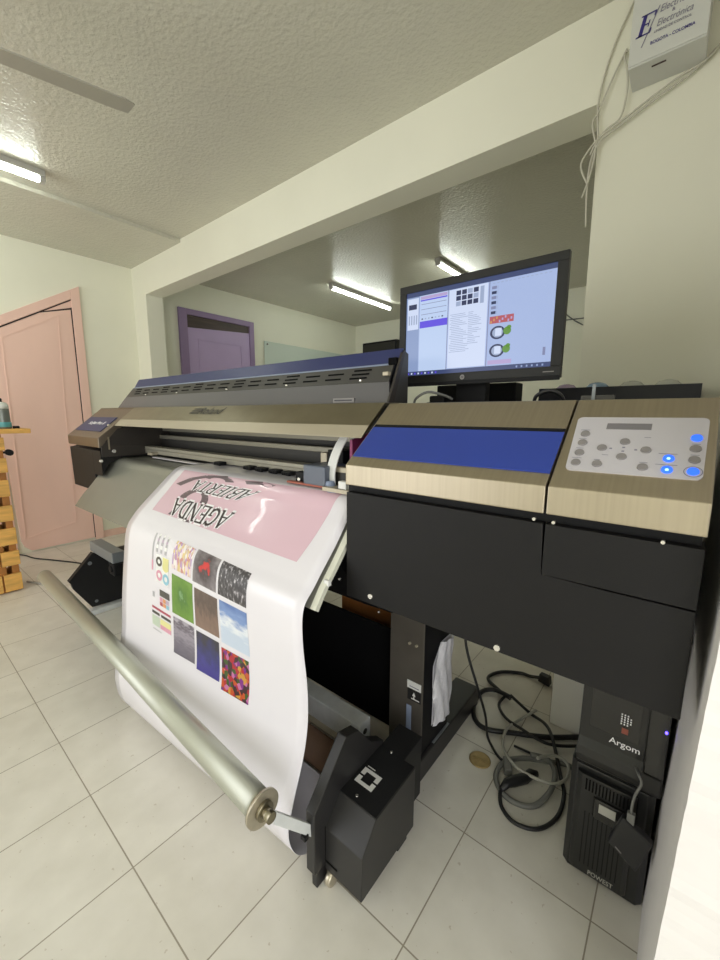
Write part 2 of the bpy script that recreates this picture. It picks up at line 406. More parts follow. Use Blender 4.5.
wb = thing('glass_board', (XW, 4.1, 1.3), 'pale green glass writing board on the far room wall', 'board')
b = MB(); b.box(XW+.015, XW+.022, 3.31, 4.95, 1.3, 2.31, .002); b.build('pane', 'board_glass', wb)
for yy, zz in ((3.36, 2.27), (4.90, 2.27), (3.36, 1.34), (4.90, 1.34)):
    b = MB(); b.cyl((XW+.0005, yy, zz), (XW+.03, yy, zz), .012, 12); b.build('stand_off', 'post_metal', wb)
bk = thing('loudspeaker', (-1.5, 5.1, 2.02), 'black loudspeaker box high on the far wall, left of the monitor', 'speaker')
b = MB(); b.box(-1.83, -1.15, 5.06, YB, 1.98, 2.47, .01); b.build('cabinet', 'matt_black', bk)
b = MB(); b.box(-1.80, -1.18, 5.052, 5.062, 2.01, 2.44, .004); b.build('grille', 'inside_dark', bk)
b = MB(); b.tube(arc([(1.05, YB-.008, 2.82), (1.14, YB-.008, 2.62), (1.25, YB-.008, 2.49), (1.45, YB-.008, 2.36), (1.7, YB-.008, 2.3)]), .007, 8)
tag(b.build('wall_cable', 'cable_grey'), 'thin grey cable drooping down the far wall just right of the monitor', 'cable')
b = MB(); b.tube([(.9, YB-.008, 2.475), (1.35, YB-.008, 2.465), (2.2, YB-.008, 2.46)], .007, 8)
tag(b.build('wall_cable', 'cable_grey'), 'straight level cable along the far wall just right of the monitor', 'cable')

# electrical box and loose wires on the pillar
eb = thing('control_box', (2.32, YW, 2.49), 'pale metal control box with a large blue letter E, high on the wall', 'electrical box')
b = MB(); b.box(2.219, 2.430, 1.50, YW, 2.488, 2.76, .004); b.build('enclosure', 'enamel_box', eb)
b = MB(); b.box(2.219, 2.430, 1.496, 1.501, 2.492, 2.757, .002); b.build('cover_plate', 'enamel_box', eb)
ye = 1.4945
def eq(x0, x1, z0, z1): return quad((x0, ye, z0), (x1, ye, z0), (x1, ye, z1), (x0, ye, z1))
b = MB()   # serif capital E, slanted
def E_par(u0, u1, v0, v1):
    f = lambda u, v: (2.236+.040*u+.013*v, ye, 2.569+.060*v)
    b.poly([f(u0, v0), f(u1, v0), f(u1, v1), f(u0, v1)])
E_par(.10, .38, 0, 1); E_par(-.05, .95, 0, .07); E_par(-.05, 1.0, .93, 1); E_par(.35, .66, .47, .54); E_par(.62, .70, .36, .66); E_par(.86, .97, .05, .24); E_par(.90, 1.0, .76, .95)
b.build('letter', 'text_blue', eb)
b = MB(); b.poly([(2.252, ye, 2.535), (2.255, ye, 2.535), (2.297, ye, 2.637), (2.294, ye, 2.637)])
add_text(b, 'Electricidad', eq(2.298, 2.400, 2.615, 2.635), shear=.3); add_text(b, '&', eq(2.330, 2.339, 2.601, 2.611), bold=.02); add_text(b, 'Electrónica', eq(2.292, 2.386, 2.577, 2.597), shear=.3)
add_text(b, 'UNIDAD DE CONTROL', eq(2.286, 2.384, 2.561, 2.569), bold=.015)
b.build('lettering', 'text_grey', eb)
b = add_text(MB(), 'BOGOTA - COLOMBIA', eq(2.279, 2.396, 2.531, 2.541), bold=.02); b.build('address_line', 'text_blue', eb)
b = MB(); b.box(2.285, 2.325, 1.53, 1.536, 2.4865, 2.489); b.build('slot', 'dark_gap', eb)
yy = YW-.008
wires = [
 ([(2.205, yy, 2.80), (2.150, yy, 2.68), (2.120, yy, 2.57), (2.112, yy-.01, 2.47), (2.121, yy-.015, 2.36), (2.106, yy-.015, 2.28), (2.098, yy-.01, 2.20)], 'wall wire falling from the ceiling down the pillar edge'),
 ([(2.203, yy, 2.63), (2.185, yy-.01, 2.62), (2.200, yy-.012, 2.56), (2.206, yy-.012, 2.49), (2.192, yy-.012, 2.41), (2.150, yy-.015, 2.385), (2.119, yy-.02, 2.35), (2.100, yy-.02, 2.31)], 'wire looping from beside the control box down to the pillar edge'),
 ([(2.47, yy, 2.53), (2.430, yy-.01, 2.485), (2.362, yy-.01, 2.468), (2.281, yy-.01, 2.435), (2.208, yy-.012, 2.401), (2.129, yy-.02, 2.362), (2.085, yy-.03, 2.31), (2.074, yy-.03, 2.27), (2.098, yy-.02, 2.21)], 'longer wire sagging under the control box towards the pillar edge'),
 ([(2.455, yy, 2.515), (2.40, yy-.008, 2.468), (2.30, yy-.008, 2.428), (2.20, yy-.01, 2.385), (2.125, yy-.02, 2.34), (2.100, yy-.02, 2.24), (2.106, yy-.015, 2.05)], 'thin wire sagging below the control box and down the pillar edge'),
 ([(2.190, yy, 2.64), (2.150, yy-.008, 2.55), (2.116, yy-.012, 2.46), (2.100, yy-.02, 2.42), (2.118, yy-.02, 2.33), (2.107, yy-.02, 2.24), (2.085, yy-.025, 2.16)], 'short wire twisted around the pillar edge')]
for w, lab in wires:
    b = MB(); b.tube(arc(w), .0035, 6); tag(b.build('wall_wire', 'wall_wire'), lab, 'wire', 'loose wires by the control box')

# ------------------------------------------------------------------ the printer
PL, PR_, PM0, PM1 = -.50, 2.553, .02, 1.80; A0 = -.10
pr = thing('large_format_printer', (1.0, .85, 0), 'wide black and steel roll printer with blue panels on a black stand', 'printer')
cov = [(.46, 1.112), (.46, 1.165), (.66, 1.33), (.78, 1.33), (.78, 1.24), (.60, 1.24), (.495, 1.15), (.478, 1.112)]
def slope(x, t, off=0.):
    e = (.20/.2593, .165/.2593); return (x, .46+e[0]*t-e[1]*off, 1.165+e[1]*t+e[0]*off)
def srect(b, x0, x1, t0, t1, h, bev=0.):
    b.hexa([slope(x0, t0, -.0005), slope(x1, t0, -.0005), slope(x1, t1, -.0005), slope(x0, t1, -.0005), slope(x0, t0, h), slope(x1, t0, h), slope(x1, t1, h), slope(x0, t1, h)], bev); return b
rc = MB().prism(cov, 1.817, 2.3165, 'X', .0025).build('right_cover', 'steel', pr)
srect(MB(), 1.822, 2.3160, .033, .151, .0025, .0008).build('blue_panel', 'label_blue', rc)
srect(MB(), 1.822, 2.3160, .153, .163, .0012).build('seam', 'matt_black', rc)
cc = MB().prism(cov, 2.3205, PR_, 'X', .0025).build('control_cover', 'steel', pr)
b = MB(); sr = []
n = 6; R_ = .010
for cx, ct, a0 in ((2.541-R_, .199-R_, 0), (2.333+R_, .199-R_, 90), (2.339+R_, .046+R_, 180), (2.539-R_, .046+R_, 270)):
    for k in range(n+1):
        a = math.radians(a0+90*k/n); sr.append((cx+R_*math.cos(a), ct+R_*math.sin(a)))
lo = [b.bm.verts.new(slope(x, t, 0)) for x, t in sr]; hi = [b.bm.verts.new(slope(x, t, .002)) for x, t in sr]
b.bm.faces.new(hi); b.bm.faces.new(lo[::-1])
for i in range(len(sr)): b.bm.faces.new([lo[i], lo[(i+1) % len(sr)], hi[(i+1) % len(sr)], hi[i]])
cp = b.build('control_panel', 'panel_silver', pr)
srect(MB(), 2.388, 2.460, .163, .180, .0028).build('display', 'lcd', cp)
def disc(b, x, t, r, h0, h1, seg=20):
    lo = [b.bm.verts.new(slope(x+r*math.cos(2*math.pi*k/seg), t+r*math.sin(2*math.pi*k/seg), h0)) for k in range(seg)]
    hi = [b.bm.verts.new(slope(x+r*.9*math.cos(2*math.pi*k/seg), t+r*.9*math.sin(2*math.pi*k/seg), h1)) for k in range(seg)]
    b.bm.faces.new(hi); b.bm.faces.new(lo[::-1])
    for k in range(seg): b.bm.faces.new([lo[k], lo[(k+1) % seg], hi[(k+1) % seg], hi[k]])
    return b
for x, t in ((2.355, .147), (2.355, .121), (2.355, .093), (2.354, .066), (2.390, .109), (2.424, .128), (2.424, .088), (2.458, .108), (2.389, .066), (2.458, .065), (2.526, .117), (2.526, .090)):
    disc(MB(), x, t, .0085, .0015, .0048).build('button', 'button_grey', cp)
for x, t in ((2.526, .144), (2.492, .090), (2.492, .063), (2.526, .063)):
    o = disc(MB(), x, t, .0085, .0015, .0048).build('button', 'button_blue', cp); o['label'] = 'lit blue button'
for x, t in ((2.492, .088), (2.492, .061)): disc(MB(), x, t, .0028, .004, .0056, 10).build('indicator_light', 'button_core', cp)
b = MB()
for k in range(28):
    a0, a1 = 2*math.pi*k/28, 2*math.pi*(k+1)/28
    b.poly([slope(2.526+r*math.cos(a), .063+r*math.sin(a), .0023) for r, a in ((.0125, a0), (.0125, a1), (.0112, a1), (.0112, a0))])
b.build('button_ring', 'text_grey', cp, recalc=False)
for x, t in ((2.404, .109), (2.424, .113), (2.424, .103), (2.443, .108)): b = MB(); b.poly([slope(x-.0022, t-.0018, .0023), slope(x+.0022, t-.0018, .0023), slope(x+.0022, t+.0018, .0023), slope(x-.0022, t+.0018, .0023)]); b.build('arrow_mark', 'text_grey', cp)
for x, t, w in ((2.353, .159, .016), (2.353, .133, .013), (2.353, .106, .013), (2.353, .079, .016), (2.387, .077, .010), (2.398, .091, .010), (2.458, .077, .012), (2.526, .129, .012), (2.490, .102, .026), (2.490, .075, .030), (2.526, .102, .012), (2.457, .142, .010)):
    b = MB(); b.poly([slope(x-w/2, t-.0006, .0023), slope(x+w/2, t-.0006, .0023), slope(x+w/2, t+.0006, .0023), slope(x-w/2, t+.0006, .0023)]); b.build('printed_caption', 'text_grey', cp)

# black front covers, right
MB().prism([(1.817, .795), (PR_, .795), (PR_, .988), (2.3165, .988), (2.3165, 1.092), (1.817, 1.092)], .463, .52, 'Y', .003).build('front_panel', 'cover_black', pr)
fp = MB().prism([(.4615, .991), (.4625, 1.092), (.52, 1.092), (.52, .991)], 2.3205, PR_, 'X', .002).build('front_door', 'cover_black', pr)
MB().prism([(.485, .80), (.485, 1.135), (.61, 1.232), (1.12, 1.238), (1.12, .80)], 1.806, PR_-.004, 'X', .003).build('right_housing', 'matt_black', pr)
MB().box(1.83, PR_-.004, .785, 1.10, 1.236, 1.325, .003).build('rear_housing', 'matt_black', pr)
for x, z in ((1.903, .819), (2.245, .806), (2.335, 1.098), (2.30, 1.099), (2.50, 1.094)):
    r = .0065 if z < 1 else .003
    MB().cyl((x, .458, z), (x, .468, z), r, 14).build('screw', 'screw', pr)
# left cover
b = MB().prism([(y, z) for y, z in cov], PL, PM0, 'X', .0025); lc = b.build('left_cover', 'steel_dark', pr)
b = srect(MB(), -.470, -.050, .050, .172, .0035, .001); nm = b.build('name_plate', 'flap_blue', lc)
b = add_text(MB(), 'SolJet Pro II', quad(slope(-.37, .098, .004), slope(-.12, .098, .004), slope(-.12, .130, .004), slope(-.37, .130, .004)), bold=.03, shear=.2); b.build('name_lettering', 'logo_white', nm)
b = MB().prism([(.468, .852), (.464, 1.094), (.50, 1.098), (.60, 1.22), (1.05, 1.25), (1.05, .86)], PL+.006, A0-.002, 'X', .003)
b.prism([(.466, .955), (.464, 1.094), (.50, 1.098), (.60, 1.22), (1.05, 1.25), (1.05, 1.05), (.58, 1.052), (.50, 1.02)], A0-.002, PM0-.002); b.build('left_housing', 'cover_black', pr)
o = MB().box(PM0-.002, PM0+.004, .47, .86, 1.06, 1.12, .001); o.prism([(.475, 1.12), (.56, 1.215), (.86, 1.25), (.86, 1.12)], PM0-.002, PM0+.004); o.build('side_plate', 'side_black', pr)
for y, z, r in ((.53, 1.09, .010), (.515, 1.235, .006), (.462, 1.04, .008)): MB().cyl((PM0, y, z), (PM0+.012, y, z), r, 14).build('screw', 'screw', pr)
MB().box(PM0+.004, PM0+.010, .505, .512, 1.10, 1.17).build('side_strip', 'steel', pr)

# centre lid with the maker's lettering
b = MB(); b.prism([(.548, 1.233), (.582, 1.267), (.66, 1.333), (.735, 1.335), (.735, 1.325), (.663, 1.323), (.588, 1.258), (.556, 1.233)], PM0-.0, PM1, 'X', .001)
b.prism([(.66, 1.333), (.735, 1.335), (.735, 1.325), (.663, 1.323)], PL, PM0); lid = b.build('lid', 'steel_warm', pr)
MB().prism([(.5465, 1.2315), (.5805, 1.2655), (.5815, 1.2665), (.5475, 1.2335)], PM0, PM1).build('lid_edge', 'clip_beige', lid)
def lidp(x, t, off=.001):
    e = (.078/.1022, .066/.1022); return (x, .582+e[0]*t-e[1]*off, 1.267+e[1]*t+e[0]*off)
b = add_text(MB(), 'Roland', quad(lidp(.79, .045, .0025), lidp(.985, .045, .0025), lidp(.985, .088, .0025), lidp(.79, .088, .0025)), bold=.012, shear=.35)
for t in (.048, .062, .076):
    s0 = (t-.048)*.35
    b.poly([lidp(.715+s0, t, .0025), lidp(.795+s0, t, .0025), lidp(.800+s0, t+.007, .0025), lidp(.720+s0, t+.007, .0025)])
b.build('maker_lettering', 'black_ink', lid)

# rising guard behind the lid: grey window, slotted metal, blue flap
gx0, gx1 = -.20, 1.775
gp = [(.700, 1.333), (.719, 1.399), (.738, 1.452), (.744, 1.458), (.768, 1.505)]
def gh(b, i, j, x00, x01, x10, x11, th=.008):
    (y0, z0), (y1, z1) = gp[i], gp[j]
    b.hexa([(x00, y0, z0), (x01, y0, z0), (x01, y0+th, z0), (x00, y0+th, z0), (x10, y1, z1), (x11, y1, z1), (x11, y1+th, z1), (x10, y1+th, z1)], .0008); return b
gw = gh(MB(), 0, 1, -.33, 1.79, -.24, 1.77).build('guard_window', 'guard_grey', pr)
gm = gh(MB(), 1, 2, -.24, 1.77, -.17, 1.775).build('slotted_guard', 'vent_grey', pr)
gh(MB(), 2, 3, -.17, 1.755, -.16, 1.755).build('pale_strip', 'pale_blue', pr)
fl = gh(MB(), 3, 4, -.16, 1.785, -.15, 1.785, .012).build('blue_flap', 'flap_blue', pr)
MB().prism([(.745, 1.335), (.752, 1.440), (.785, 1.492), (.80, 1.485), (.80, 1.335)], -.15, 1.76, 'X', .003).build('rear_hood', 'matt_black', pr)
def gq(x, t, off=-.0012):
    (y0, z0), (y1, z1) = gp[1], gp[2]; return (x, y0+(y1-y0)*t+off, z0+(z1-z0)*t)
b = MB()
x = -.13; k = 0
while x < 1.66:
    for t in ((.30, .62) if k % 3 else (.28, .52, .76)):
        w = .075
        b.poly([gq(x+t*.03, t), gq(x+w+t*.03, t), gq(x+w+t*.03, t+.10), gq(x+t*.03, t+.10)])
    x += .115; k += 1
b.build('slots', 'void_black', gm)
for x in (.05, .42, .88, 1.29, 1.66): MB().cyl((x, .712, 1.408), (x, .728, 1.408), .003, 10).build('screw', 'screw', gm)
b = MB(); b.box(1.55, 1.645, .699, .704, 1.336, 1.352, .001); bd = b.build('badge', 'button_grey', gw)
smear(quad((1.557, .6985, 1.340), (1.638, .6985, 1.340), (1.638, .6985, 1.349), (1.557, .6985, 1.349))).build('badge_lettering', 'black_ink', bd)
MB().prism([(.705, 1.335), (.775, 1.500), (.80, 1.49), (.80, 1.335)], 1.775, 1.79, 'X', .001).build('end_bracket', 'vent_grey', pr)
MB().prism([(.68, 1.333), (.752, 1.490), (.768, 1.490), (.71, 1.333)], 1.791, 1.799, 'X', .001).build('stay_arm', 'side_black', pr)
MB().box(1.750, 1.772, .712, .732, 1.418, 1.430, .003).build('latch', 'clip_beige', pr)
MB().box(1.755, 1.787, .735, .76, 1.452, 1.475, .004).build('hinge', 'void_black', pr)

MB().box(1.72, 2.03, 1.125, 1.20, 1.20, 1.412, .004).build('rear_ledge', 'matt_black', pr)
# inside the slot: back wall, rails, platen
MB().box(PM0, PM1, .85, .93, 1.02, 1.335).build('inner_wall', 'inside_dark', pr)
MB().box(PM0, PM1, .700, .755, 1.068, 1.108, .003).build('carriage_rail', 'rail', pr)
MB().box(PM0, PM1, .697, .702, 1.090, 1.094, .001).build('rail_lip', 'rail_dark', pr)
MB().box(PM0, PM1, .79, .84, 1.150, 1.172, .003).build('upper_rail', 'rail_dark', pr)
MB().box(PM0, PM1, .81, .845, 1.195, 1.225, .003).build('cable_channel', 'rail_dark', pr)
MB().box(PM0, PM1, .80, .849, 1.10, 1.150).build('rail_web', 'inside_dark', pr)
MB().box(PM0, PM1, .735, .75, 1.012, 1.050).build('roller_gap', 'inside_dark', pr)
MB().box(A0, PM1, .62, .85, 1.00, 1.0468).build('platen', 'apron_grey', pr)
MB().box(.20, .70, .66, .69, 1.0535, 1.060, .001).build('platen_strip', 'panel_silver', pr)
for x in (.16, .85, 1.08, 1.16, 1.25, 1.33):
    b = MB(); b.box(x-.025, x+.025, .665, .70, 1.066, 1.080, .002)
    for dx in (-.018, -.006, .006, .018): b.cyl((x+dx-.004, .668, 1.070), (x+dx+.004, .668, 1.070), .006, 10)
    b.build('pinch_roller', 'matt_black' if x > .3 else 'clip_beige', pr)
# print carriage at the right end
cg = MB().box(1.54, 1.640, .560, .67, 1.067, 1.135, .009, 3).build('carriage', 'carriage_blue', pr)
MB().box(1.56, 1.63, .66, .74, 1.13, 1.178, .004).build('carriage_top', 'matt_black', cg)
MB().box(1.515, 1.545, .67, .71, 1.09, 1.165, .003).build('carriage_clip', 'clip_beige', cg)
MB().box(1.475, 1.54, .585, .67, 1.066, 1.103, .006).build('carriage_nose', 'matt_black', cg)
MB().cyl((1.50, .578, 1.078), (1.50, .586, 1.078), .006, 12).build('carriage_pin', 'screw', cg)
MB().box(1.64, 1.72, .60, .72, 1.068, 1.12, .005).build('carriage_side', 'inside_dark', cg)
MB().box(1.62, 1.715, .60, .625, 1.112, 1.132, .004).build('carriage_bracket', 'clip_beige', cg)
b = MB(); path = arc([(1.695, .66, 1.26), (1.675, .625, 1.235), (1.655, .60, 1.18), (1.645, .585, 1.12), (1.645, .585, 1.075)], 6)
for i in range(len(path)-1):
    p, q = path[i], path[i+1]
    b.hexa([p+Vector((-.018, 0, 0)), p+Vector((.018, 0, 0)), p+Vector((.018, .004, 0)), p+Vector((-.018, .004, 0)), q+Vector((-.018, 0, 0)), q+Vector((.018, 0, 0)), q+Vector((.018, .004, 0)), q+Vector((-.018, .004, 0))])
b.build('ribbon_cable', 'white_plastic', pr)
MB().tube(arc([(1.645, .583, 1.082), (1.655, .575, 1.062), (1.675, .575, 1.055), (1.695, .58, 1.063), (1.70, .59, 1.085)], 5), .017, 12).build('hose_bend', 'pale_blue', pr)
MB().prism([(.60, 1.10), (.60, 1.22), (.68, 1.24), (.68, 1.10)], 1.712, 1.722).build('ink_ribbon', 'magenta', pr)
MB().prism([(.545, 1.0615), (.63, 1.0645), (.63, 1.074), (.545, 1.074)], 1.645, 1.80, 'X', .001).build('media_clamp', 'clip_beige', pr)
MB().box(1.46, 1.64, .560, .578, 1.0655, 1.072, .001).build('red_strip', 'red_brown', pr)
MB().box(1.735, 1.765, .52, .54, 1.082, 1.105, .003).build('white_catch', 'white_plastic', pr)

# curved front apron
ap = [(.82, 1.047), (.63, 1.047), (.555, 1.042), (.524, 1.000), (.476, .940), (.431, .886), (.388, .838), (.352, .788)]
ap = [(v.x, v.y) for v in arc([(a, c, 0) for a, c in ap], 6)]
aa = MB(); A0 = -.10; A1 = 1.792
for i in range(len(ap)-1):
    aa.prism([ap[i], ap[i+1], (ap[i+1][0]+.010, ap[i+1][1]-.006), (ap[i][0]+.010, ap[i][1]-.006)], A0, A1)
bmesh.ops.remove_doubles(aa.bm, verts=aa.bm.verts, dist=1e-5)
apo = aa.build('apron', 'apron_grey', pr)
b = MB()
for i in range(10, len(ap)-1):
    b.prism([(ap[i][0]-.001, ap[i][1]+.001), (ap[i+1][0]-.001, ap[i+1][1]+.001), (ap[i+1][0]+.011, ap[i+1][1]-.007), (ap[i][0]+.011, ap[i][1]-.007)], 1.786, 1.806)
b.build('apron_edge', 'apron_edge', apo)
MB().box(1.795, 1.812, .395, .407, .842, .858, .001).build('edge_tag', 'white_plastic', apo)
MB().prism([(.58, .995), (.82, .995), (.82, .57), (.62, .69), (.50, .86)], A0+.01, 1.76).build('under_body', 'void_black', pr)

# stand
for x0, x1, lab in ((1.752, 1.892, None), (.165, .305, None)):
    po = MB().box(x0, x1, .78, .985, .088, .80, .003).build('post', 'post_metal', pr)
    MB().box(x1-.001, x1+.001, .784, .98, .09, .79).build('post_side', 'matt_black', po)
    MB().box(x0+.04, x1+.012, .58, 1.27, .0, .088, .006).build('foot', 'take_up_black', pr)
    if x0 > 1:
        for x in (1.836, 1.864): MB().cyl((x, .774, .508), (x, .782, .508), .005, 12).build('screw', 'clip_beige', po)
        o = MB().box(1.830, 1.886, .7775, .7795, .337, .366).build('white_sticker', 'white_plastic', po)
        MB().box(1.840, 1.878, .777, .7776, .344, .347).build('sticker_text', 'text_grey', o)
        o = MB().box(1.832, 1.886, .7775, .7795, .292, .335).build('warning_sticker', 'take_up_black', po)
        b = MB(); b.poly([(1.852, .777, .312), (1.866, .777, .312), (1.859, .777, .327)]); b.poly([(1.848, .777, .298), (1.881, .777, .298), (1.881, .777, .302), (1.848, .777, .302)]); b.poly([(1.857, .777, .302), (1.861, .777, .302), (1.861, .777, .312), (1.857, .777, .312)])
        b.build('warning_symbol', 'white_plastic', o)
        MB().box(1.829, 1.849, .7765, .7795, .145, .268, .001).build('reflective_strip', 'pale_blue', po)
MB().box(1.845, 1.902, .86, .985, .0875, .0905, .001).build('foot_plate', 'bar_grey', pr)
cb = MB().box(.10, 1.755, .60, .662, .165, .252, .004).build('cross_beam', 'beam_metal', pr)
MB().cyl((1.754, .63, .215), (1.757, .63, .215), .010, 14).build('beam_socket', 'inside_dark', cb)
MB().box(.31, 1.72, .578, .60, .166, .171, .001).build('beam_shelf', 'clip_beige', cb)
MB().box(.31, 1.751, .86, .875, .05, .47, .002).build('back_panel', 'void_black', pr)
for y, z in ((.40, .835), (.6, .65)): MB().cyl((1.755, y+.1, z-.02), (1.76, y+.1, z-.02), .004, 8).build('screw', 'screw', pr)

# ------------------------------------------------------------------ take-up units
def take_up(xin, xout, right, label):
    """profile in (Y,Z); xin = inner face towards the paper"""
    s = 1 if right else -1
    t = thing('take_up_unit', ((xin+xout)/2, .5, 0), label, 'take-up unit', 'take-up units at the printer feet')
    pb = [(.327, .045), (.329, .178), (.388, .246), (.583, .252), (.583, .045)]
    x0, x1 = sorted((xin+.03*s, xout))
    body = MB().prism(pb, x0, x1, 'X', .003).build('housing', 'take_up_black', t)
    # matt top skin
    MB().prism([(.389, .2465), (.582, .2525), (.582, .2545), (.389, .2485)], x0+.002, x1-.002).build('top_plate', 'take_up_top', body)
    MB().prism([(.583, .045), (.583, .253), (.69, .262), (.69, .045)], 1.856, 1.945, 'X', .003).build('rear_housing', 'take_up_top', t)
    pp = [(.285, .063), (.287, .250), (.415, .400), (.47, .385), (.53, .30), (.60, .26), (.60, .05)]
    x0, x1 = sorted((xin, xin+.032*s))
    pl = MB().prism(pp, x0, x1, 'X', .003).build('arm_plate', 'take_up_black', t)
    return t, body, pl
ru, rbody, rpl = take_up(1.825, 1.985, True, 'black take-up box with a square white sticker, right foot of printer')
def rtop(x, y): return (x, y, .2495+(y-.39)*.0316)
b = MB()
def rp(x0, x1, y0, y1): b.poly([rtop(x0, y0), rtop(x1, y0), rtop(x1, y1), rtop(x0, y1)])
rp(1.868, 1.930, .437, .448); rp(1.868, 1.930, .480, .491); rp(1.868, 1.882, .448, .461); rp(1.868, 1.882, .467, .480); rp(1.916, 1.930, .448, .460); rp(1.916, 1.930, .466, .480)
b.build('square_sticker', 'white_plastic', rbody)
b = smear(quad(rtop(1.872, .495), rtop(1.900, .495), rtop(1.900, .501), rtop(1.872, .501))); b.build('sticker_lettering', 'white_plastic', rbody)
b = MB(); b.box(1.8545, 1.8572, .3255, .3285, .075, .185); b.box(1.8545, 1.90, .3255, .3285, .072, .076); b.build('front_seam', 'void_black', rbody)
MB().cyl((1.905, .405, .248), (1.905, .405, .2515), .004, 10).build('screw', 'screw', rbody)
MB().cyl((1.90, .58, .252), (1.90, .58, .2575), .004, 10).build('screw', 'screw', rbody)
MB().hexa([(1.815, .178, .305), (1.827, .178, .305), (1.846, .298, .165), (1.834, .298, .165), (1.815, .190, .330), (1.827, .190, .330), (1.846, .310, .190), (1.834, .310, .190)], .001).build('arm', 'beam_metal', ru)
MB().box(1.830, 1.846, .262, .276, .185, .198).build('arm_clip', 'matt_black', ru)
for q in ((1.83, 1.85, .30, .34), (1.93, 1.97, .52, .57), (1.84, 1.87, .54, .59)): MB().box(*q, .0, .062, .003).build('foot', 'take_up_black', ru)
MB().lathe((1.872, .335, .022), [(.019, -.010), (.022, -.006), (.022, .006), (.019, .010)], 16, 'X').build('caster_wheel', 'tube_cap', ru)
b = MB(); b.cyl((1.795, .50, .245), (1.826, .50, .245), .035, 20); b.cyl((1.78, .50, .245), (1.797, .50, .245), .018, 16); b.build('chuck', 'matt_black', ru)

lu = thing('take_up_unit', (-.47, .55, 0), 'black take-up box with a grey bar on top, left foot of printer', 'take-up unit', 'take-up units at the printer feet')
lb = MB().prism([(.36, .252), (.372, .195), (.463, .04), (.70, .035), (.70, .40), (.498, .398)], -.43, -.40, 'X', .003).build('housing', 'take_up_top', lu)
MB().prism([(.352, .253), (.358, .24), (.366, .245), (.505, .40), (.497, .408)], -.434, -.396, 'X', .001).build('rim', 'take_up_top', lb)
MB().box(-.47, -.085, .505, .575, .403, .469, .004).build('top_bar', 'bar_grey', lu)
b = MB(); b.box(-.14, -.06, .50, .55, .33, .402, .008); b.cyl((-.10, .49, .37), (-.10, .51, .37), .02, 16); b.build('clamp', 'matt_black', lu)
MB().box(-.40, -.11, .58, .70, .30, .40, .003).build('rear_box', 'matt_black', lu)
MB().cyl((-.402, .475, .34), (-.397, .475, .34), .012, 16).build('knob', 'bar_grey', lb)
MB().cyl((-.402, .49, .075), (-.397, .49, .075), .010, 16).build('knob', 'bar_grey', lb)
MB().box(-.42, -.36, .42, .95, 0, .032, .003).build('floor_rail', 'beam_metal', lu)

# ------------------------------------------------------------------ loose roller tube
ta, tb = Vector((-.36, .232, .340)), Vector((1.800, .174, .328)); td = (tb-ta).normalized()
rt = thing('tension_roller', (.72, .20, .305), 'long silver tension roller tube lying in front of the printed sheet', 'roller')
MB().tube([ta, tb-td*.012], .036, 36).build('tube', 'tube_alu', rt)
b = MB(); b.tube([tb-td*.014, tb-td*.006], .047, 36); b.build('end_disc', 'tube_cap', rt)
b = MB(); b.tube([tb-td*.006, tb+td*.028], .014, 16); b.tube([tb-td*.006, tb+td*.004], .024, 16); b.build('axle', 'steel_warm', rt)
b = MB(); b.tube([ta-td*.008, ta], .0365, 36); b.tube([ta-td*.03, ta-td*.008], .012, 12); b.build('end_cap', 'tube_alu', rt)

b = MB(); b.tube([(.35, .526, .145), (1.815, .526, .145)], .049, 28)
cr_ = recenter(b.build('cardboard_core', 'card_brown'), (1.08, .53, .10)); tag(cr_, 'brown cardboard roll behind the lower end of the printed sheet', 'cardboard tube')

# ------------------------------------------------------------------ printed sheet
RP = [(.80, 1.062), (.66, 1.062), (.555, 1.054), (.509, .995), (.461, .935), (.416, .886), (.373, .838), (.334, .791), (.329, .70), (.342, .56), (.341, .45), (.322, .355), (.285, .25), (.262, .16), (.285, .075), (.335, .03), (.41, .028), (.452, .06), (.470, .13)]
LP = [(.80, 1.062), (.66, 1.062), (.558, 1.059), (.505, 1.026), (.447, .974), (.395, .927), (.344, .875), (.308, .815), (.288, .69), (.268, .53), (.256, .40), (.238, .30), (.214, .215), (.212, .14), (.232, .06), (.285, .028), (.41, .028), (.452, .06), (.470, .13)]
SXL, SXR = .72, 1.78
def crv(P, q):
    i = int(min(max(q, 0), len(P)-1.0001)); t = q-i
    g = lambda k: P[min(max(k, 0), len(P)-1)]
    a, b_, c, d = g(i-1), g(i), g(i+1), g(i+2)
    return [.5*((2*b_[k])+(-a[k]+c[k])*t+(2*a[k]-5*b_[k]+4*c[k]-d[k])*t*t+(-a[k]+3*b_[k]-3*c[k]+d[k])*t**3) for k in (0, 1)]
def sp0(X, q):
    t = (X-SXL)/(SXR-SXL); l, r = crv(LP, q), crv(RP, q)
    return Vector((X, l[0]*(1-t)+r[0]*t, l[1]*(1-t)+r[1]*t))
def sp(X, q, off=0.):
    p = sp0(X, q)
    if not off: return p
    dq = sp0(X, q+.05)-sp0(X, q-.05); n = dq.cross(Vector((1, 0, 0))).normalized()
    if n.y > 0 and n.z < 0 or n.y > .5: n = -n
    if q < 4 and n.z < 0: n = -n
    return p+n*off
ps = thing('printed_sheet', (1.2, .35, .02), 'wide white vinyl sheet with pink AGENDA ABIERTA banner and photo grid hanging from printer', 'printed sheet')
b = MB(); b.patch(lambda u, v: sp(SXL+(SXR-SXL)*u, v*18), 24, 160)
sheet = b.build('vinyl', 'vinyl', ps, solid=.0006)
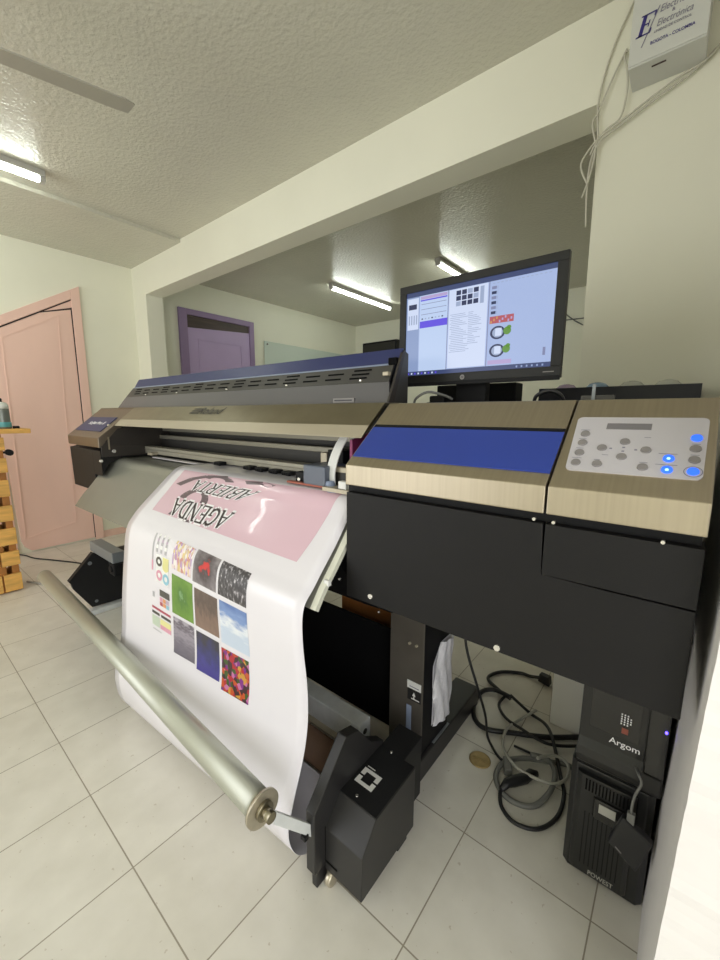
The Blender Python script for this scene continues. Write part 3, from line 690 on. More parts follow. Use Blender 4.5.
def sq(c):
    """c: four (X,q) corners for (0,0),(1,0),(1,1),(0,1) -> mapping with surface offset"""
    def f(off): return lambda u, v: sp(c[0][0]*(1-u)*(1-v)+c[1][0]*u*(1-v)+c[2][0]*u*v+c[3][0]*(1-u)*v, c[0][1]*(1-u)*(1-v)+c[1][1]*u*(1-v)+c[2][1]*u*v+c[3][1]*(1-u)*v, off)
    return f
pink = sq([(.822, 5.38), (1.68, 5.26), (1.715, 1.9), (.800, 2.3)])
MB().patch(pink(.0008), 30, 30).build('pink_banner', 'print_pink', sheet)
# strokes
def stroke(b, f, pts, w, off, n=3):
    """pts in unit square, w width as fraction of height; f(off)(u,v)"""
    g = f(off)
    for (x0, y0), (x1, y1) in zip(pts, pts[1:]):
        dx, dy = x1-x0, y1-y0; L = math.hypot(dx, dy)
        if L < 1e-6: continue
        nx, ny = -dy/L*w/2, dx/L*w/2
        k = max(1, int(L/.12))
        for i in range(k):
            a, c = i/k, (i+1)/k
            if i == 0: a -= .0
            b.poly([g(*p) for p in ((x0+dx*a+nx, y0+dy*a+ny), (x0+dx*a-nx, y0+dy*a-ny), (x0+dx*c-nx, y0+dy*c-ny), (x0+dx*c+nx, y0+dy*c+ny))])
def arcp(cx, cy, rx, ry, a0, a1, n=10): return [(cx+rx*math.cos(math.radians(a0+(a1-a0)*k/n)), cy+ry*math.sin(math.radians(a0+(a1-a0)*k/n))) for k in range(n+1)]
W1, W0 = .155, .085
def glyph(ch):
    sf = lambda x, y, w=.12: ([(x-w, y), (x+w, y)], W0)
    if ch == 'A': return [([(.08, .03), (.40, .98)], W0), ([(.38, .98), (.74, .03)], W1), ([(.2, .36), (.62, .36)], W0), sf(.08, .03), sf(.74, .03)]
    if ch == 'E': return [([(.18, 0), (.18, 1)], W1), ([(.05, .03), (.70, .03)], W0), ([(.05, .97), (.68, .97)], W0), ([(.18, .52), (.52, .52)], W0), ([(.70, 0), (.70, .22)], W0), ([(.68, .80), (.68, 1)], W0), ([(.52, .42), (.52, .62)], W0)]
    if ch == 'N': return [([(.14, 0), (.14, 1)], W0), ([(.14, .98), (.70, .02)], W1), ([(.70, 0), (.70, 1)], W0), sf(.14, .03, .11), sf(.10, .97, .10), sf(.70, .97, .11)]
    if ch == 'D': return [([(.18, 0), (.18, 1)], W1), ([(.05, .03), (.38, .03)], W0), ([(.05, .97), (.38, .97)], W0), (arcp(.36, .5, .36, .46, -90, 90), W1*.9)]
    if ch == 'G': return [(arcp(.42, .5, .34, .46, 40, 325, 16), W1*.9), ([(.70, .05), (.70, .45)], W1*.8), ([(.52, .45), (.82, .45)], W0), ([(.70, .78), (.70, .98)], W0)]
    if ch == 'B': return [([(.18, 0), (.18, 1)], W1), ([(.05, .03), (.40, .03)], W0), ([(.05, .97), (.38, .97)], W0), ([(.18, .52), (.40, .52)], W0), (arcp(.38, .75, .24, .22, -90, 90, 8), W1*.8), (arcp(.40, .275, .29, .245, -90, 90, 8), W1*.8)]
    if ch == 'R': return [([(.18, 0), (.18, 1)], W1), sf(.18, .03, .14), ([(.05, .97), (.40, .97)], W0), ([(.18, .49), (.40, .49)], W0), (arcp(.40, .73, .26, .24, -90, 90, 8), W1*.8), ([(.42, .49), (.70, .03)], W1*.9), ([(.66, .03), (.82, .03)], W0)]
    if ch == 'I': return [([(.2, 0), (.2, 1)], W1), sf(.2, .03, .15), sf(.2, .97, .15)]
    if ch == 'T': return [([(.38, 0), (.38, 1)], W1), ([(.05, .97), (.71, .97)], W0), sf(.38, .03, .15), ([(.05, .78), (.05, 1)], W0), ([(.71, .78), (.71, 1)], W0)]
GW = dict(I=.42)
def serif(txt, corners, nm):
    f = sq(corners); adv = [GW.get(c, .84) for c in txt]; tot = sum(adv); bl, wh = MB(), MB(); x = 0
    for c, a in zip(txt, adv):
        for pts, w in glyph(c):
            m = lambda p: [((x+px)/tot, py) for px, py in p]
            # draw in glyph space then map, so widths stay even
            ff = lambda off, x=x: (lambda u, v: f(off)((x+u)/tot, v))
            stroke(wh, ff, pts, w+.20, .0014); stroke(bl, ff, pts, w, .0021)
        x += a
    o = bl.build(nm, 'print_black', sheet, recalc=False); wh.build(nm+'_outline', 'print_white', sheet, recalc=False)
for pp, ww in (([(.05, .62), (.12, .80), (.22, .93), (.36, .99)], .05), (arcp(.31, .86, .09, .10, 10, 170, 8), .06), (arcp(.24, .40, .085, .20, 0, 180, 10), .05), ([(.50, .93), (.60, .97), (.66, .93)], .07), ([(.16, .02), (.18, .18)], .035), ([(.28, .00), (.33, .03)], .04)):
    b = MB(); stroke(b, pink, pp, ww, .0012); b.build('banner_ornament', 'print_grey', sheet, recalc=False)
serif('AGENDA', [(1.303, 4.02), (.920, 4.22), (.948, 5.33), (1.292, 5.10)], 'lettering_agenda')
serif('ABIERTA', [(1.358, 2.70), (.962, 2.87), (.950, 3.55), (1.285, 3.40)], 'lettering_abierta')
PM = {
 'markers': picture_mat('pic_markers', [(0, (.62, .50, .38)), (.2, (.45, .28, .52)), (.4, (.75, .62, .66)), (.55, (.55, .25, .22)), (.7, (.70, .55, .25)), (.85, (.80, .76, .72))], 'vor', 6, stretch=(2.4, 1, 1)),
 'bike': picture_mat('pic_bike', [(0, (.65, .015, .01)), (.36, (.55, .01, .01)), (.42, (.06, .04, .045)), (.56, (.13, .11, .12)), (.8, (.30, .27, .28))], scale=4, radial=.42),
 'city': picture_mat('pic_city', [(0, (.03, .03, .035)), (.47, (.05, .045, .05)), (.58, (.12, .11, .12)), (.68, (.55, .52, .55))], scale=9, detail=6, stretch=(1.6, .7, 1)),
 'green': picture_mat('pic_green', [(0, (.30, .45, .30)), (.22, (.25, .42, .22)), (.33, (.07, .18, .03)), (.55, (.12, .25, .03)), (.8, (.16, .30, .05))], scale=6, radial=.5),
 'brown': picture_mat('pic_brown', [(0, (.30, .20, .15)), (.42, (.20, .13, .10)), (.58, (.10, .07, .06)), (.8, (.16, .11, .09))], scale=4, grad=.45, stretch=(2, 1, 1)),
 'sky': picture_mat('pic_sky', [(0, (.55, .62, .72)), (.4, (.52, .60, .72)), (.5, (.75, .78, .82)), (.62, (.20, .30, .55)), (.85, (.09, .16, .40))], scale=3, grad=.55, stretch=(.7, 2, 1)),
 'falls': picture_mat('pic_falls', [(0, (.10, .09, .12)), (.42, (.17, .15, .19)), (.60, (.30, .27, .32)), (.72, (.12, .10, .13)), (.80, (.38, .35, .40))], scale=5, grad=.6, stretch=(.8, 3, 1)),
 'night': picture_mat('pic_night', [(0, (.05, .03, .22)), (.35, (.06, .05, .25)), (.55, (.04, .04, .14)), (.72, (.04, .035, .05)), (.9, (.05, .05, .05))], scale=4, grad=.5),
 'flowers': picture_mat('pic_flowers', [(0, (.40, .02, .03)), (.18, (.05, .10, .02)), (.33, (.50, .08, .02)), (.46, (.20, .02, .22)), (.58, (.05, .02, .025)), (.78, (.55, .28, .04)), (.90, (.50, .15, .33))], 'vor', 9),
}
G = {}
for nm, c in (('markers', (1.112, 1.238, 7.60, 6.44)), ('bike', (1.250, 1.388, 7.70, 6.42)), ('city', (1.399, 1.544, 7.74, 6.46)),
              ('green', (1.112, 1.249, 8.76, 7.76)), ('brown', (1.260, 1.394, 8.80, 7.86)), ('sky', (1.405, 1.545, 8.90, 7.88)),
              ('falls', (1.118, 1.250, 9.96, 8.84)), ('night', (1.262, 1.390, 10.12, 8.92)), ('flowers', (1.402, 1.538, 10.36, 9.04))):
    G[nm] = [(c[0], c[2]), (c[1], c[2]+.04), (c[1], c[3]+.04), (c[0], c[3])]
pics = list(G.items())
names = {'markers': 'photo of coloured marker pens', 'bike': 'photo with a red motorcycle', 'city': 'black and white photo', 'green': 'green photo', 'brown': 'brown photo', 'sky': 'blue sky photo', 'falls': 'grey photo', 'night': 'dark blue photo', 'flowers': 'photo of bright flowers'}
for nm, c in pics:
    b = MB(); b.patch(sq(c)(.0010), 6, 10); o = b.build('printed_photo', PM[nm], sheet); o['label'] = names[nm]
# colour test strip
PC = ['p_grey', 'p_dark', 'p_yellow', 'p_pink', 'p_cyan', 'p_red', 'p_green', 'p_white', 'p_lilac', 'p_orange']
for n_, c in zip(PC, [(.42, .41, .43), (.07, .065, .06), (.72, .68, .30), (.66, .30, .40), (.25, .50, .62), (.45, .08, .12), (.50, .58, .46), (.80, .80, .78), (.50, .38, .50), (.70, .30, .12)]): S(n_, c, .3)
f = sq([(.967, 9.5), (1.102, 9.6), (1.090, 6.40), (.958, 6.45)])
b = MB()
def cell(u0, u1, v0, v1, mi, off=.0010, n=2): g_ = f(off); b.patch(lambda u, v: g_(u0+(u1-u0)*u, v0+(v1-v0)*v), 2, n+2, mi)
cell(0, .08, .62, .98, 0); cell(0, .08, .52, .62, 3)
for k in range(3):   # curved grey swatches
    for j in range(6): cell(.22+k*.24, .30+k*.24+.03*(j < 3), .72+j*.045, .72+(j+1)*.045, (0, 7, 0, 8, 0, 7)[j])
cell(.25, .95, .44, .70, 7, .0009, 4)
cell(.62, .95, .57, .69, 2, .0010)
for cx, cv, mi in ((.42, .63, 1), (.78, .60, 2), (.44, .50, 3), (.80, .49, 4)):
    g_ = f(.0013)
    for k in range(20):
        a0, a1 = 2*math.pi*k/20, 2*math.pi*(k+1)/20
        b.poly([g_(cx+r*math.cos(a), cv+.28*r*math.sin(a)) for r, a in ((.17, a0), (.17, a1), (.08, a1), (.08, a0))], mi)
cell(.45, .98, .335, .385, 1); cell(.05, .16, .30, .34, 0)
for k, (mi) in enumerate((5, 9, 4, 3, 9, 8)): cell(.45+.17*(k % 3), .60+.17*(k % 3), .26+.035*(k//3), .29+.035*(k//3), mi)
cell(.02, 1, .205, .225, 5); cell(.02, .42, .160, .185, 1); cell(.50, 1, .160, .185, 1)
cell(.02, .42, .045, .145, 6); cell(.45, 1, .045, .09, 3); cell(.45, 1, .09, .145, 2); cell(.05, .5, .0, .012, 0)
b.build('colour_chart', PC, sheet, recalc=False)

# ------------------------------------------------------------------ monitor
mo = thing('monitor', (1.95, 1.0, 1.325), 'black flat computer monitor with lit pale blue screen on the printer', 'monitor')
mx0, mx1, mz0, mz1, my = 1.686, 2.222, 1.402, 1.732, .90
sx0, sx1, sz0, sz1 = 1.711, 2.194, 1.433, 1.708
b = MB()
for bx in ((mx0, mx1, mz0, sz0), (mx0, mx1, sz1, mz1), (mx0, sx0, sz0, sz1), (sx1, mx1, sz0, sz1)): b.box(bx[0], bx[1], my, my+.022, bx[2], bx[3], .002)
b.build('bezel', 'monitor_black', mo)
MB().hexa([(mx0+.004, my+.02, mz0+.004), (mx1-.004, my+.02, mz0+.004), (mx1-.06, my+.065, mz0+.05), (mx0+.06, my+.065, mz0+.05), (mx0+.004, my+.02, mz1-.004), (mx1-.004, my+.02, mz1-.004), (mx1-.06, my+.065, mz1-.05), (mx0+.06, my+.065, mz1-.05)], .006).build('back_shell', 'monitor_black', mo)
MB().box(mx0, mx1, my-.002, my+.004, mz0-.007, mz0+.006, .002).build('chin', 'matt_black', mo)
SM = ['scr_base', 'scr_light', 'scr_white', 'scr_side', 'scr_purple', 'scr_line', 'scr_dark', 'scr_bar', 'scr_text', 'scr_red', 'scr_orange', 'scr_green', 'scr_lilac']
ys = my+.006
b = MB()
def px(x0, x1, v0, v1, mi, lv=0):
    """screen fraction coordinates: x 0..1 left to right, v 0..1 bottom to top"""
    X = lambda a: sx0+(sx1-sx0)*a; Z = lambda a: sz0+(sz1-sz0)*a; y = ys-lv*.0003
    b.poly([(X(x0), y, Z(v0)), (X(x1), y, Z(v0)), (X(x1), y, Z(v1)), (X(x0), y, Z(v1))], mi)
px(0, 1, 0, 1, 0); px(0, 1, .945, 1, 7, 1); px(0, 1, 0, .05, 7, 1)
px(0, .105, .05, .945, 3, 1); px(.01, .10, .56, .93, 2, 2); px(.02, .085, .80, .86, 6, 3)
for i in range(4): px(.02+i*.02, .03+i*.02, .62, .73, 8, 3)
px(.11, .325, .05, .945, 1, 1); px(.115, .32, .88, .895, 4, 2); px(.115, .32, .90, .935, 12, 2)
for v in (.84, .78, .72): px(.12, .315, v, v+.006, 5, 2)
for i in range(7): px(.125+i*.026, .137+i*.026, .665, .68, 8 if i % 3 else 6, 2)
px(.112, .325, .565, .645, 4, 2)
px(.325, .330, .05, .945, 5, 2); px(.335, .60, .06, .94, 2, 1)
for r in range(3):
    for c in range(4): px(.385+c*.04, .418+c*.04, .75+r*.06, .80+r*.06, 6 if (r+c) % 4 else 8, 2)
px(.55, .575, .74, .92, 8, 2)
random.seed(3)
for r in range(22):
    v = .66-r*.020; px(.345+random.choice((0, .01)), .40+random.random()*.09, v, v+.006, 8, 2)
    if r < 18: px(.475, .50+random.random()*.07, v, v+.006, 8, 2)
px(.606, .612, .05, .945, 5, 2)
for r in range(6): px(.625, .655, .86-r*.052, .89-r*.052, 6 if r % 2 else 5, 2); px(.66, .664, .86-r*.052, .89-r*.052, 8, 2)
for i in range(14): px(.63+i*.025, .645+i*.025, .915, .922, 8, 2)
px(.62, .77, .50, .575, 9, 2)
for i in range(8): px(.625+i*.018, .635+i*.018, .505+(i % 3)*.02, .53+(i % 3)*.02, 10 if i < 3 else 12, 3)
for cz in (.40, .21):
    X = lambda a: sx0+(sx1-sx0)*a; Z = lambda a: sz0+(sz1-sz0)*a
    def ell(cx, cv, rx, rv, mi, lv): b.poly([(X(cx+rx*math.cos(2*math.pi*k/20)), ys-lv*.0003, Z(cv+rv*math.sin(2*math.pi*k/20))) for k in range(20)], mi)
    ell(.675, cz, .048, .070, 6, 2); ell(.675, cz, .034, .052, 8, 3); px(.66, .70, cz-.035, cz+.045, 2, 4); ell(.735, cz+.01, .024, .042, 11, 4); ell(.745, cz+.045, .014, .02, 11, 4)
px(.62, .77, .065, .11, 12, 2); px(.95, .965, .12, .20, 5, 2)
for i in range(9): px(.02+i*.028, .032+i*.028, .014, .034, 2 if i % 2 else 4, 2)
for i in range(6): px(.80+i*.03, .81+i*.03, .014, .034, 3, 2)
b.build('screen', SM, mo, recalc=False)
b = MB(); b.poly([(1.9325+.008*math.cos(2*math.pi*k/24), my-.0030, 1.4175+.008*math.sin(2*math.pi*k/24)) for k in range(24)]); lg = b.build('logo_disc', 'button_grey', mo, recalc=False)
add_text(MB(), 'hp', quad((1.928, my-.0036, 1.4135), (1.937, my-.0036, 1.4135), (1.937, my-.0036, 1.4220), (1.928, my-.0036, 1.4220)), shear=.25).build('logo_letters', 'monitor_black', lg)
b = smear(quad((2.176, my-.0008, 1.416), (2.206, my-.0008, 1.416), (2.206, my-.0008, 1.421), (2.176, my-.0008, 1.421))); b.build('model_lettering', 'button_grey', mo)
MB().box(1.883, 1.99, .955, .99, 1.335, 1.56, .005).build('neck', 'matt_black', mo)
MB().box(1.80, 2.07, .90, 1.08, 1.325, 1.34, .005).build('base', 'matt_black', mo)

# small things on the printer top behind the covers
b = MB(); b.box(1.83, 1.885, .87, .93, 1.3255, 1.360, .006); tag(recenter(b.build('power_adapter', 'matt_black'), (1.858, .90, 1.3255)), 'small black adapter on the printer, left of the monitor neck', 'adapter')
b = MB(); b.tube(arc([(1.815, .80, 1.331), (1.83, .79, 1.35), (1.865, .80, 1.368), (1.895, .84, 1.36), (1.915, .87, 1.347)]), .004, 8); tag(b.build('monitor_cable', 'cable_grey'), 'grey cable bending up beneath the monitor lower left corner', 'cable')
b = MB(); b.tube(arc([(2.175, .84, 1.331), (2.185, .83, 1.35), (2.215, .83, 1.362), (2.24, .84, 1.352), (2.25, .85, 1.331)]), .005, 8); tag(b.build('monitor_cable', 'cable_black'), 'black cable coiled beneath the monitor lower right corner', 'cable')
cl = thing('metal_clip', (2.34, .75, 1.325), 'flat grey metal clip standing on the printer behind the control panel', 'clip')
MB().box(2.308, 2.375, .745, .765, 1.325, 1.343, .002).build('plate', 'vent_grey', cl)
MB().box(2.331, 2.338, .740, .745, 1.325, 1.368, .001).build('upright', 'bar_grey', cl)

# ink rack with translucent bottles behind the printer
rk = thing('wall_shelf', (2.3, 1.5, 1.30), 'long black shelf trough on the wall behind the control panel', 'shelf')
b = MB(); b.box(2.02, 2.535, 1.44, YW, 1.28, 1.29, .001); b.box(2.02, 2.535, 1.44, 1.448, 1.28, 1.405, .001); b.box(2.02, 2.028, 1.448, YW, 1.28, 1.403); b.box(2.527, 2.535, 1.448, YW, 1.28, 1.403); b.build('trough', 'shelf_black', rk)
bot = thing('ink_bottle', (2.10, 1.53, 1.29), 'violet translucent bottle on the black shelf, nearest the monitor', 'bottle', 'translucent bottles on the wall shelf')
def bottle_at(o, x, m, lab):
    bd = MB().lathe((2.10, 1.53, 1.29), [(.036, 0), (.048, .01), (.050, .10), (.046, .135), (.032, .158), (.012, .168)], 24)
    return bd
def ink(x, m, lab, hh=1.):
    t = thing('ink_bottle', (x, 1.53, 1.29), lab, 'bottle', 'translucent bottles on the wall shelf')
    MB().lathe((x, 1.53, 1.29), [(.036, 0), (.046, .01), (.048, .09*hh), (.042, .116*hh), (.028, .130*hh), (.010, .135*hh)], 24).build('body', m, t)
    return t
bpy.data.objects.remove(bot)
ink(2.103, 'ink_violet', 'violet translucent bottle on the black shelf, nearest the monitor')
ink(2.215, 'ink_blue', 'blue translucent bottle on the black shelf, second from the monitor', 1.02)
ink(2.330, 'ink_clear', 'clear bottle on the black shelf, between the blue one and the last clear one', 1.02)
ink(2.440, 'ink_clear', 'clear bottle at the right end of the black shelf', 1.02)

# ------------------------------------------------------------------ computer and UPS
Yc = .80
up = thing('backup_battery', (2.45, 1.0, 0), 'black upright backup power unit marked POWEST on the floor', 'power supply')
MB().prism([(2.372, Yc), (2.535, Yc), (2.549, Yc+.014), (2.549, 1.20), (2.357, 1.20), (2.357, Yc+.014)], .012, .352, 'Z', .004).build('case', 'ups_black', up)
MB().box(2.365, 2.54, Yc+.02, 1.18, 0, .014).build('base', 'matt_black', up)
b = MB(); b.prism([(2.376, Yc-.006), (2.388, Yc-.014), (2.50, Yc-.014), (2.512, Yc-.006), (2.512, Yc+.004), (2.376, Yc+.004)], .03, .335, 'Z', .002); ufr = b.build('front_panel', 'pc_black', up)
b = MB()
for k in range(13): b.box(2.398+k*.0078, 2.4015+k*.0078, Yc-.0165, Yc-.013, .293, .325)
b.build('grille', 'void_black', ufr)
b = MB()
for k in range(9): b.box(2.402+k*.0105, 2.4045+k*.0105, Yc-.0155, Yc-.013, .06, .225)
b.build('ribs', 'matt_black', ufr)
MB().prism([(2.425, Yc-.022), (2.485, Yc-.022), (2.492, Yc-.013), (2.418, Yc-.013)], .225, .285, 'Z', .003).build('display_pod', 'pc_gloss', ufr)
MB().box(2.434, 2.472, Yc-.0235, Yc-.0215, .250, .276, .0005).build('display_label', 'cable_pale', ufr)
add_text(MB(), 'POWEST', quad((2.425, Yc-.0152, .036), (2.484, Yc-.0152, .036), (2.484, Yc-.0152, .050), (2.425, Yc-.0152, .050)), bold=.01).build('lettering', 'cable_pale', ufr)

pc = thing('computer_tower', (2.45, 1.0, .352), 'black Argom computer tower standing on the backup power unit', 'computer')
MB().box(2.368, 2.556, Yc, 1.20, .354, .785, .004).build('case', 'pc_black', pc)
# bowed lower front
b = MB(); lp = [(Yc+.002, .358), (Yc-.020, .378), (Yc-.030, .402), (Yc-.027, .425), (Yc-.012, .444), (Yc-.010, .78), (Yc+.002, .78)]
b.prism(lp, 2.370, 2.513, 'X', .002); pf = b.build('front_panel', 'pc_black', pc)
b = MB(); b.prism([(Yc+.002, .40), (Yc-.014, .42), (Yc-.016, .60), (Yc-.014, .78), (Yc+.002, .78)], 2.516, 2.555, 'X', .002); b.build('side_bezel', 'pc_gloss', pc)
MB().box(2.392, 2.500, Yc-.0125, Yc-.0095, .484, .78, .001).build('gloss_plate', 'pc_gloss', pf)
add_text(MB(), 'Argom', quad((2.438, Yc-.0132, .455), (2.504, Yc-.0132, .455), (2.504, Yc-.0132, .477), (2.438, Yc-.0132, .477)), bold=.008).build('lettering', 'logo_white', pf)
b = MB()
for i in range(4):
    for j in range(5):
        if (i, j) in ((3, 0), (3, 4)): continue
        b.box(2.458+i*.0065, 2.4612+i*.0065, Yc-.0145, Yc-.012, .524+j*.0065, .5272+j*.0065)
b.build('indicator_dots', 'logo_white', pf)
MB().box(2.462, 2.476, Yc-.0140, Yc-.012, .500, .515).build('badge', 'red_brown', pf)
MB().cyl((2.549, Yc-.020, .551), (2.549, Yc-.013, .551), .0026, 12).build('power_light', 'led_blue', pc)

ad = thing('portable_drive', (2.51, .742, .19), 'flat black square drive box dangling on a cable before the power unit', 'drive')
c_ = [(2.487, .318), (2.553, .286), (2.527, .186), (2.463, .229)]
b = MB(); b.prism(c_, .727, .748, 'Y', .006, 3); b.build('case', 'cable_black', ad)
b = smear(quad((2.479, .7262, .226), (2.493, .7262, .216), (2.496, .7262, .222), (2.482, .7262, .232))); b.build('lettering', 'button_grey', ad)
b = MB(); b.tube(arc([(2.500, .775, .432), (2.507, .745, .440), (2.515, .738, .425), (2.506, .738, .385), (2.503, .738, .345), (2.508, .738, .312)]), .003, 8); b.build('cable', 'cable_grey', ad)
MB().box(2.4955, 2.512, .732, .744, .305, .335, .002).build('cable_end', 'cable_grey', ad)

# ------------------------------------------------------------------ loose cables on the floor
def cable(pts, r, m, lab, name='floor_cable'):
    b = MB(); b.tube(arc(pts), r, 10); return tag(b.build(name, m), lab, 'cable', 'loose cables on the floor')
z = .008
cable([(1.925, 1.02, .60), (1.948, 1.0, .439), (2.00, 1.0, .29), (2.015, 1.06, .14), (2.018, 1.09, .03), (2.045, 1.07, .011), (2.079, 1.036, .016), (2.105, 1.02, .02)], .005, 'cable_black', 'thin black cable dropping from under the printer to a plug')
cable([(2.077, 1.616, .02), (2.03, 1.612, .010), (1.983, 1.609, z), (1.902, 1.552, z), (1.873, 1.467, z), (1.943, 1.412, z+.004), (2.013, 1.373, .020)], .008, 'cable_black', 'black cable curling back from the white box to the coil')
cable([(2.013, 1.373, .028), (1.937, 1.389, .018), (1.89, 1.35, .01), (1.896, 1.244, .01), (1.937, 1.162, .01), (1.998, 1.141, .012), (2.095, 1.193, .012), (2.205, 1.257, .012), (2.34, 1.37, .012)], .010, 'cable_black', 'thickest black cable, looping left and running behind the computer')
cable([(1.986, 1.385, .012), (1.983, 1.316, .010), (2.032, 1.255, .012), (2.107, 1.217, .026), (2.219, 1.215, .018), (2.34, 1.312, .012)], .006, 'cable_black', 'middle black cable running behind the computer tower')
cable([(2.013, 1.373, .038), (2.108, 1.348, .012), (2.181, 1.305, .026), (2.227, 1.23, .034), (2.284, 1.105, .012), (2.314, 1.029, .010), (2.315, .931, z), (2.278, .852, z), (2.216, .825, z), (2.166, .848, z), (2.144, .889, .012), (2.147, .905, .018)], .0065, 'cable_black', 'black cable making the wide front loop beside the power unit')
cable([(2.33, 1.16, .010), (2.29, 1.165, .010), (2.236, 1.132, .012), (2.165, 1.091, .014), (2.111, 1.029, .014), (2.104, .957, .010), (2.136, .908, .010), (2.193, .892, .010), (2.248, .924, .010), (2.276, .998, .022), (2.272, 1.08, .024), (2.236, 1.125, .026), (2.18, 1.105, .03)], .009, 'cable_grey', 'dark grey cable coiled in a ring beside the power unit')
cable([(2.13, 1.36, .030), (2.09, 1.291, .012), (2.066, 1.178, .026), (2.084, 1.082, .024), (2.154, 1.007, .040), (2.224, 1.007, .034), (2.283, 1.031, .030), (2.308, 1.096, .020), (2.299, 1.153, .022), (2.264, 1.158, .032), (2.228, 1.118, .042), (2.21, 1.08, .05)], .0055, 'cable_pale', 'pale grey cable curling across the middle of the floor coil')
b = MB(); b.hexa([(2.098, 1.03, .008), (2.128, 1.045, .008), (2.156, .985, .008), (2.128, .972, .008), (2.103, 1.03, .034), (2.126, 1.04, .034), (2.150, .988, .034), (2.130, .976, .034)], .004); o = b.build('plug', 'cable_grey')
recenter(o, (2.13, 1.0, .008)); tag(o, 'dark grey power plug end on the floor among the cables', 'plug')
b = MB(); b.tube([(2.142, .900, .018), (2.150, .935, .022), (2.165, .955, .024), (2.195, .995, .024), (2.205, 1.03, .022), (2.222, 1.045, .020)], [.009, .015, .018, .017, .016, .010], 10); recenter(b.build('cable_connector', 'cable_black'), (2.17, .97, .008))
tag(bpy.data.objects['cable_connector'], 'chunky black inline connector on the floor inside the grey ring', 'connector')
b = MB(); b.tube([(2.111, 1.133, .006), (2.185, 1.139, .006)], .0045, 8); tag(recenter(b.build('pen', 'cable_black'), (2.148, 1.136, 0)), 'short black stick lying inside the cable coil', 'pen')
b = MB(); b.hexa([(2.07, 1.60, .008), (2.125, 1.585, .008), (2.13, 1.625, .008), (2.075, 1.628, .008), (2.075, 1.60, .05), (2.12, 1.588, .05), (2.125, 1.622, .05), (2.08, 1.626, .05)], .004); tag(recenter(b.build('wall_plug', 'cable_black'), (2.1, 1.61, .008)), 'black plug on the floor left of the white box', 'plug')
b = MB(); b.lathe((2.031, .988, .0), [(.037, 0), (.040, .003), (.036, .006), (.031, .0045)], 28); b.box(2.006, 2.056, .985, .990, .0045, .007); recenter(b.build('floor_disc', 'brass'), (2.031, .988, 0))
tag(bpy.data.objects['floor_disc'], 'round tarnished brass drain lid on the floor beside the cables', 'drain cover')
cb_ = thing('carton', (2.25, 1.5, 0), 'white carton on the floor behind the cable coil', 'box')
MB().box(2.185, 2.42, 1.36, 1.605, 0, .24, .002).build('carton_shell', 'carton_white', cb_)
MB().box(2.1835, 2.1855, 1.362, 1.603, .002, .238).build('carton_side', 'carton_side', cb_)
b = MB(); b.box(1.30, 1.70, 1.02, 1.30, 0, .56, .004); recenter(b.build('carton', 'carton_orange'), (1.5, 1.16, 0)); o = b
o = [x for x in bpy.data.objects if x.name.startswith('carton.') and x.type == 'MESH' and x.parent is None][0]
tag(o, 'orange-brown carton under the printer, seen above its dark back panel', 'box')
# plastic bag on the right post
b = MB(); n1, n2 = 10, 22
def bagp(u, v, side):
    y0 = .842+.003*math.sin(v*7)+max(0, v-.78)*.22; y1 = .981-.002*math.sin(v*9)
    zt = .172+.31*v+.02*u*(1-v)*-1
    y = y0+(y1-y0)*u
    th = .012*math.sin(math.pi*u)+.004*math.sin(u*17+v*11)
    return (1.897+(.006+th if side else 0), y, zt)
b.patch(lambda u, v: bagp(u, v, 1), n1, n2); b.patch(lambda u, v: bagp(u, v, 0), n1, n2, flip=True)
bmesh.ops.remove_doubles(b.bm, verts=b.bm.verts, dist=.003)
recenter(b.build('plastic_bag', 'bag'), (1.90, .91, .172)); tag(bpy.data.objects['plastic_bag'], 'crumpled whitish plastic bag hanging on the printer right post', 'bag')

# left floor bits
b = MB(); b.tube(arc([(-2.17, .40, .012), (-2.10, .45, .006), (-1.94, .487, .006), (-1.741, .587, .006), (-1.425, .724, .006), (-1.0, .80, .006)]), .006, 8)
tag(b.build('floor_cable', 'cable_black'), 'black cable on the floor below the pink door', 'cable', 'loose cables on the floor')
b = MB(); b.tube([(-1.34, .31, .008), (-1.30, .33, .008), (-1.15, .40, .008)], .006, 8)
tag(b.build('floor_cable', 'cable_pale'), 'short grey cable on the floor between the pallet stand and roller end', 'cable', 'loose cables on the floor')

# ------------------------------------------------------------------ pallet stand with bottle
pt = thing('pallet_stand', (-1.27, 0, 0), 'tall stand of orange-stained pallet wood with a shelf top, left edge', 'stand')
for k, (z0, z1) in enumerate(((.012, .138), (.202, .307), (.357, .478), (.532, .645), (.711, .829), (.883, .985), (1.04, 1.13))):
    b = MB(); j = random.uniform(-.003, .003)
    if k < 2: b.box(-1.225, -1.20, -.45, .153, z0, z1, .003); b.box(-1.225, -1.20, .163, .264+j, z0, z1, .003)
    else: b.box(-1.225, -1.20, -.45, .264+j, z0, z1, .003)
    b.build('slat', 'pine', pt)
    MB().box(-1.40, -1.375, -.45, .262, z0, z1, .003).build('slat', 'pine', pt)
for y0, y1 in ((.217, .258), (.13, .187), (-.06, -.02), (-.44, -.40)):
    MB().box(-1.375, -1.225, y0, y1, 0.0, 1.155, .003).build('stringer', 'pine_dark', pt)
MB().box(-1.46, -1.16, -.5, .415, 1.157, 1.190, .004).build('shelf_board', 'pine', pt)
b = MB(); b.cyl((-1.20, .29, 1.022), (-1.25, .29, 1.022), .022, 20); b.cyl((-1.25, .255, 1.022), (-1.25, .29, 1.022), .008, 10); b.build('knob', 'matt_black', pt)
sb = thing('spray_bottle', (-1.25, .285, 1.19), 'grey and teal bottle with a white shoulder on the pallet shelf', 'bottle')
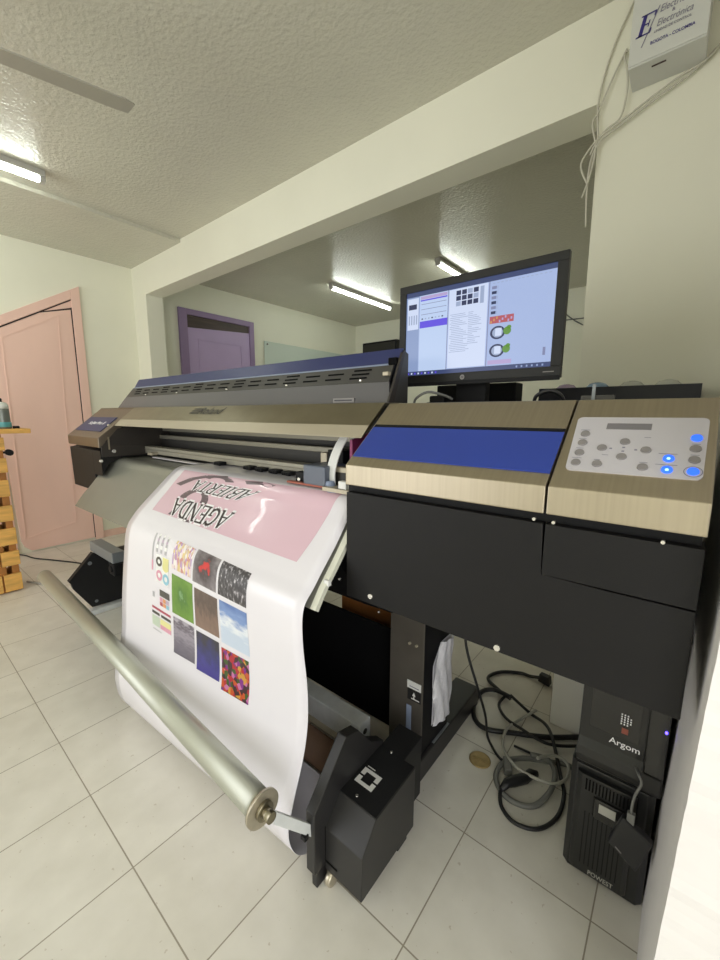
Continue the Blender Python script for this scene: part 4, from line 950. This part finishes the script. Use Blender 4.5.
MB().lathe((-1.25, .285, 1.19), [(.040, 0), (.044, .008), (.042, .05), (.040, .15), (.034, .168)], 28).build('body', 'can_grey', sb)
MB().lathe((-1.25, .285, 1.19), [(.0445, .012), (.0455, .014), (.0445, .044), (.0435, .046)], 28).build('teal_band', 'can_teal', sb)
MB().lathe((-1.25, .285, 1.19), [(.0405, .14), (.0395, .165), (.030, .180), (.010, .187)], 28).build('shoulder', 'can_white', sb)
MB().lathe((-1.25, .285, 1.19), [(.010, .185), (.008, .20), (.009, .203), (.006, .212)], 14).build('nozzle', 'matt_black', sb)
b = MB(); b.lathe((-1.25, .352, 1.19), [(.018, 0), (.020, .004), (.020, .014), (.016, .018)], 20); tag(recenter(b.build('bottle_cap', 'matt_black'), (-1.25, .352, 1.19)), 'small dark cap on the pallet shelf beside the bottle', 'cap')

# ------------------------------------------------------------------ light
def area(name, loc, rot, sx, sy, power, col):
    l = bpy.data.lights.new(name, 'AREA'); l.shape = 'RECTANGLE'; l.size = sx; l.size_y = sy; l.energy = power; l.color = col
    o = bpy.data.objects.new(name, l); COL.objects.link(o); o.location = loc; o.rotation_euler = rot; return o
R = math.radians
area('daylight_doorway', (-.5, YF-.05, 1.25), (R(90), 0, 0), 2.7, 2.3, 56, (.97, .98, 1))
area('daylight_side', (XE+.05, -1.5, 1.25), (R(90), 0, R(90)), 2.2, 2.3, 50, (.97, .98, 1))
w = bpy.data.worlds.new('World'); bpy.context.scene.world = w; w.use_nodes = True
w.node_tree.nodes['Background'].inputs[0].default_value = (.95, .97, 1, 1); w.node_tree.nodes['Background'].inputs[1].default_value = .6

# ------------------------------------------------------------------ camera
cam = bpy.data.cameras.new('Camera'); co = bpy.data.objects.new('Camera', cam); COL.objects.link(co)
cam.sensor_fit = 'VERTICAL'; cam.sensor_height = 24; cam.lens = 398.93/960*24; cam.clip_start = .02
r3 = Vector((0.7753355, 0.6315370, 0.0039689)); dn = Vector((0.1046062, -0.1222219, -0.9869748)); fw = Vector((-0.6228261, 0.7656519, -0.1608257))
m = Matrix((( r3.x, -dn.x, -fw.x), (r3.y, -dn.y, -fw.y), (r3.z, -dn.z, -fw.z))).to_4x4()
m.translation = Vector((2.51149, -.33256, 1.29579)); co.matrix_world = m
sc = bpy.context.scene; sc.camera = co
sc.view_settings.view_transform = 'Standard'; sc.view_settings.look = 'None'; sc.view_settings.gamma = 1; sc.view_settings.use_curve_mapping = False
sc.view_settings.exposure = 0.0
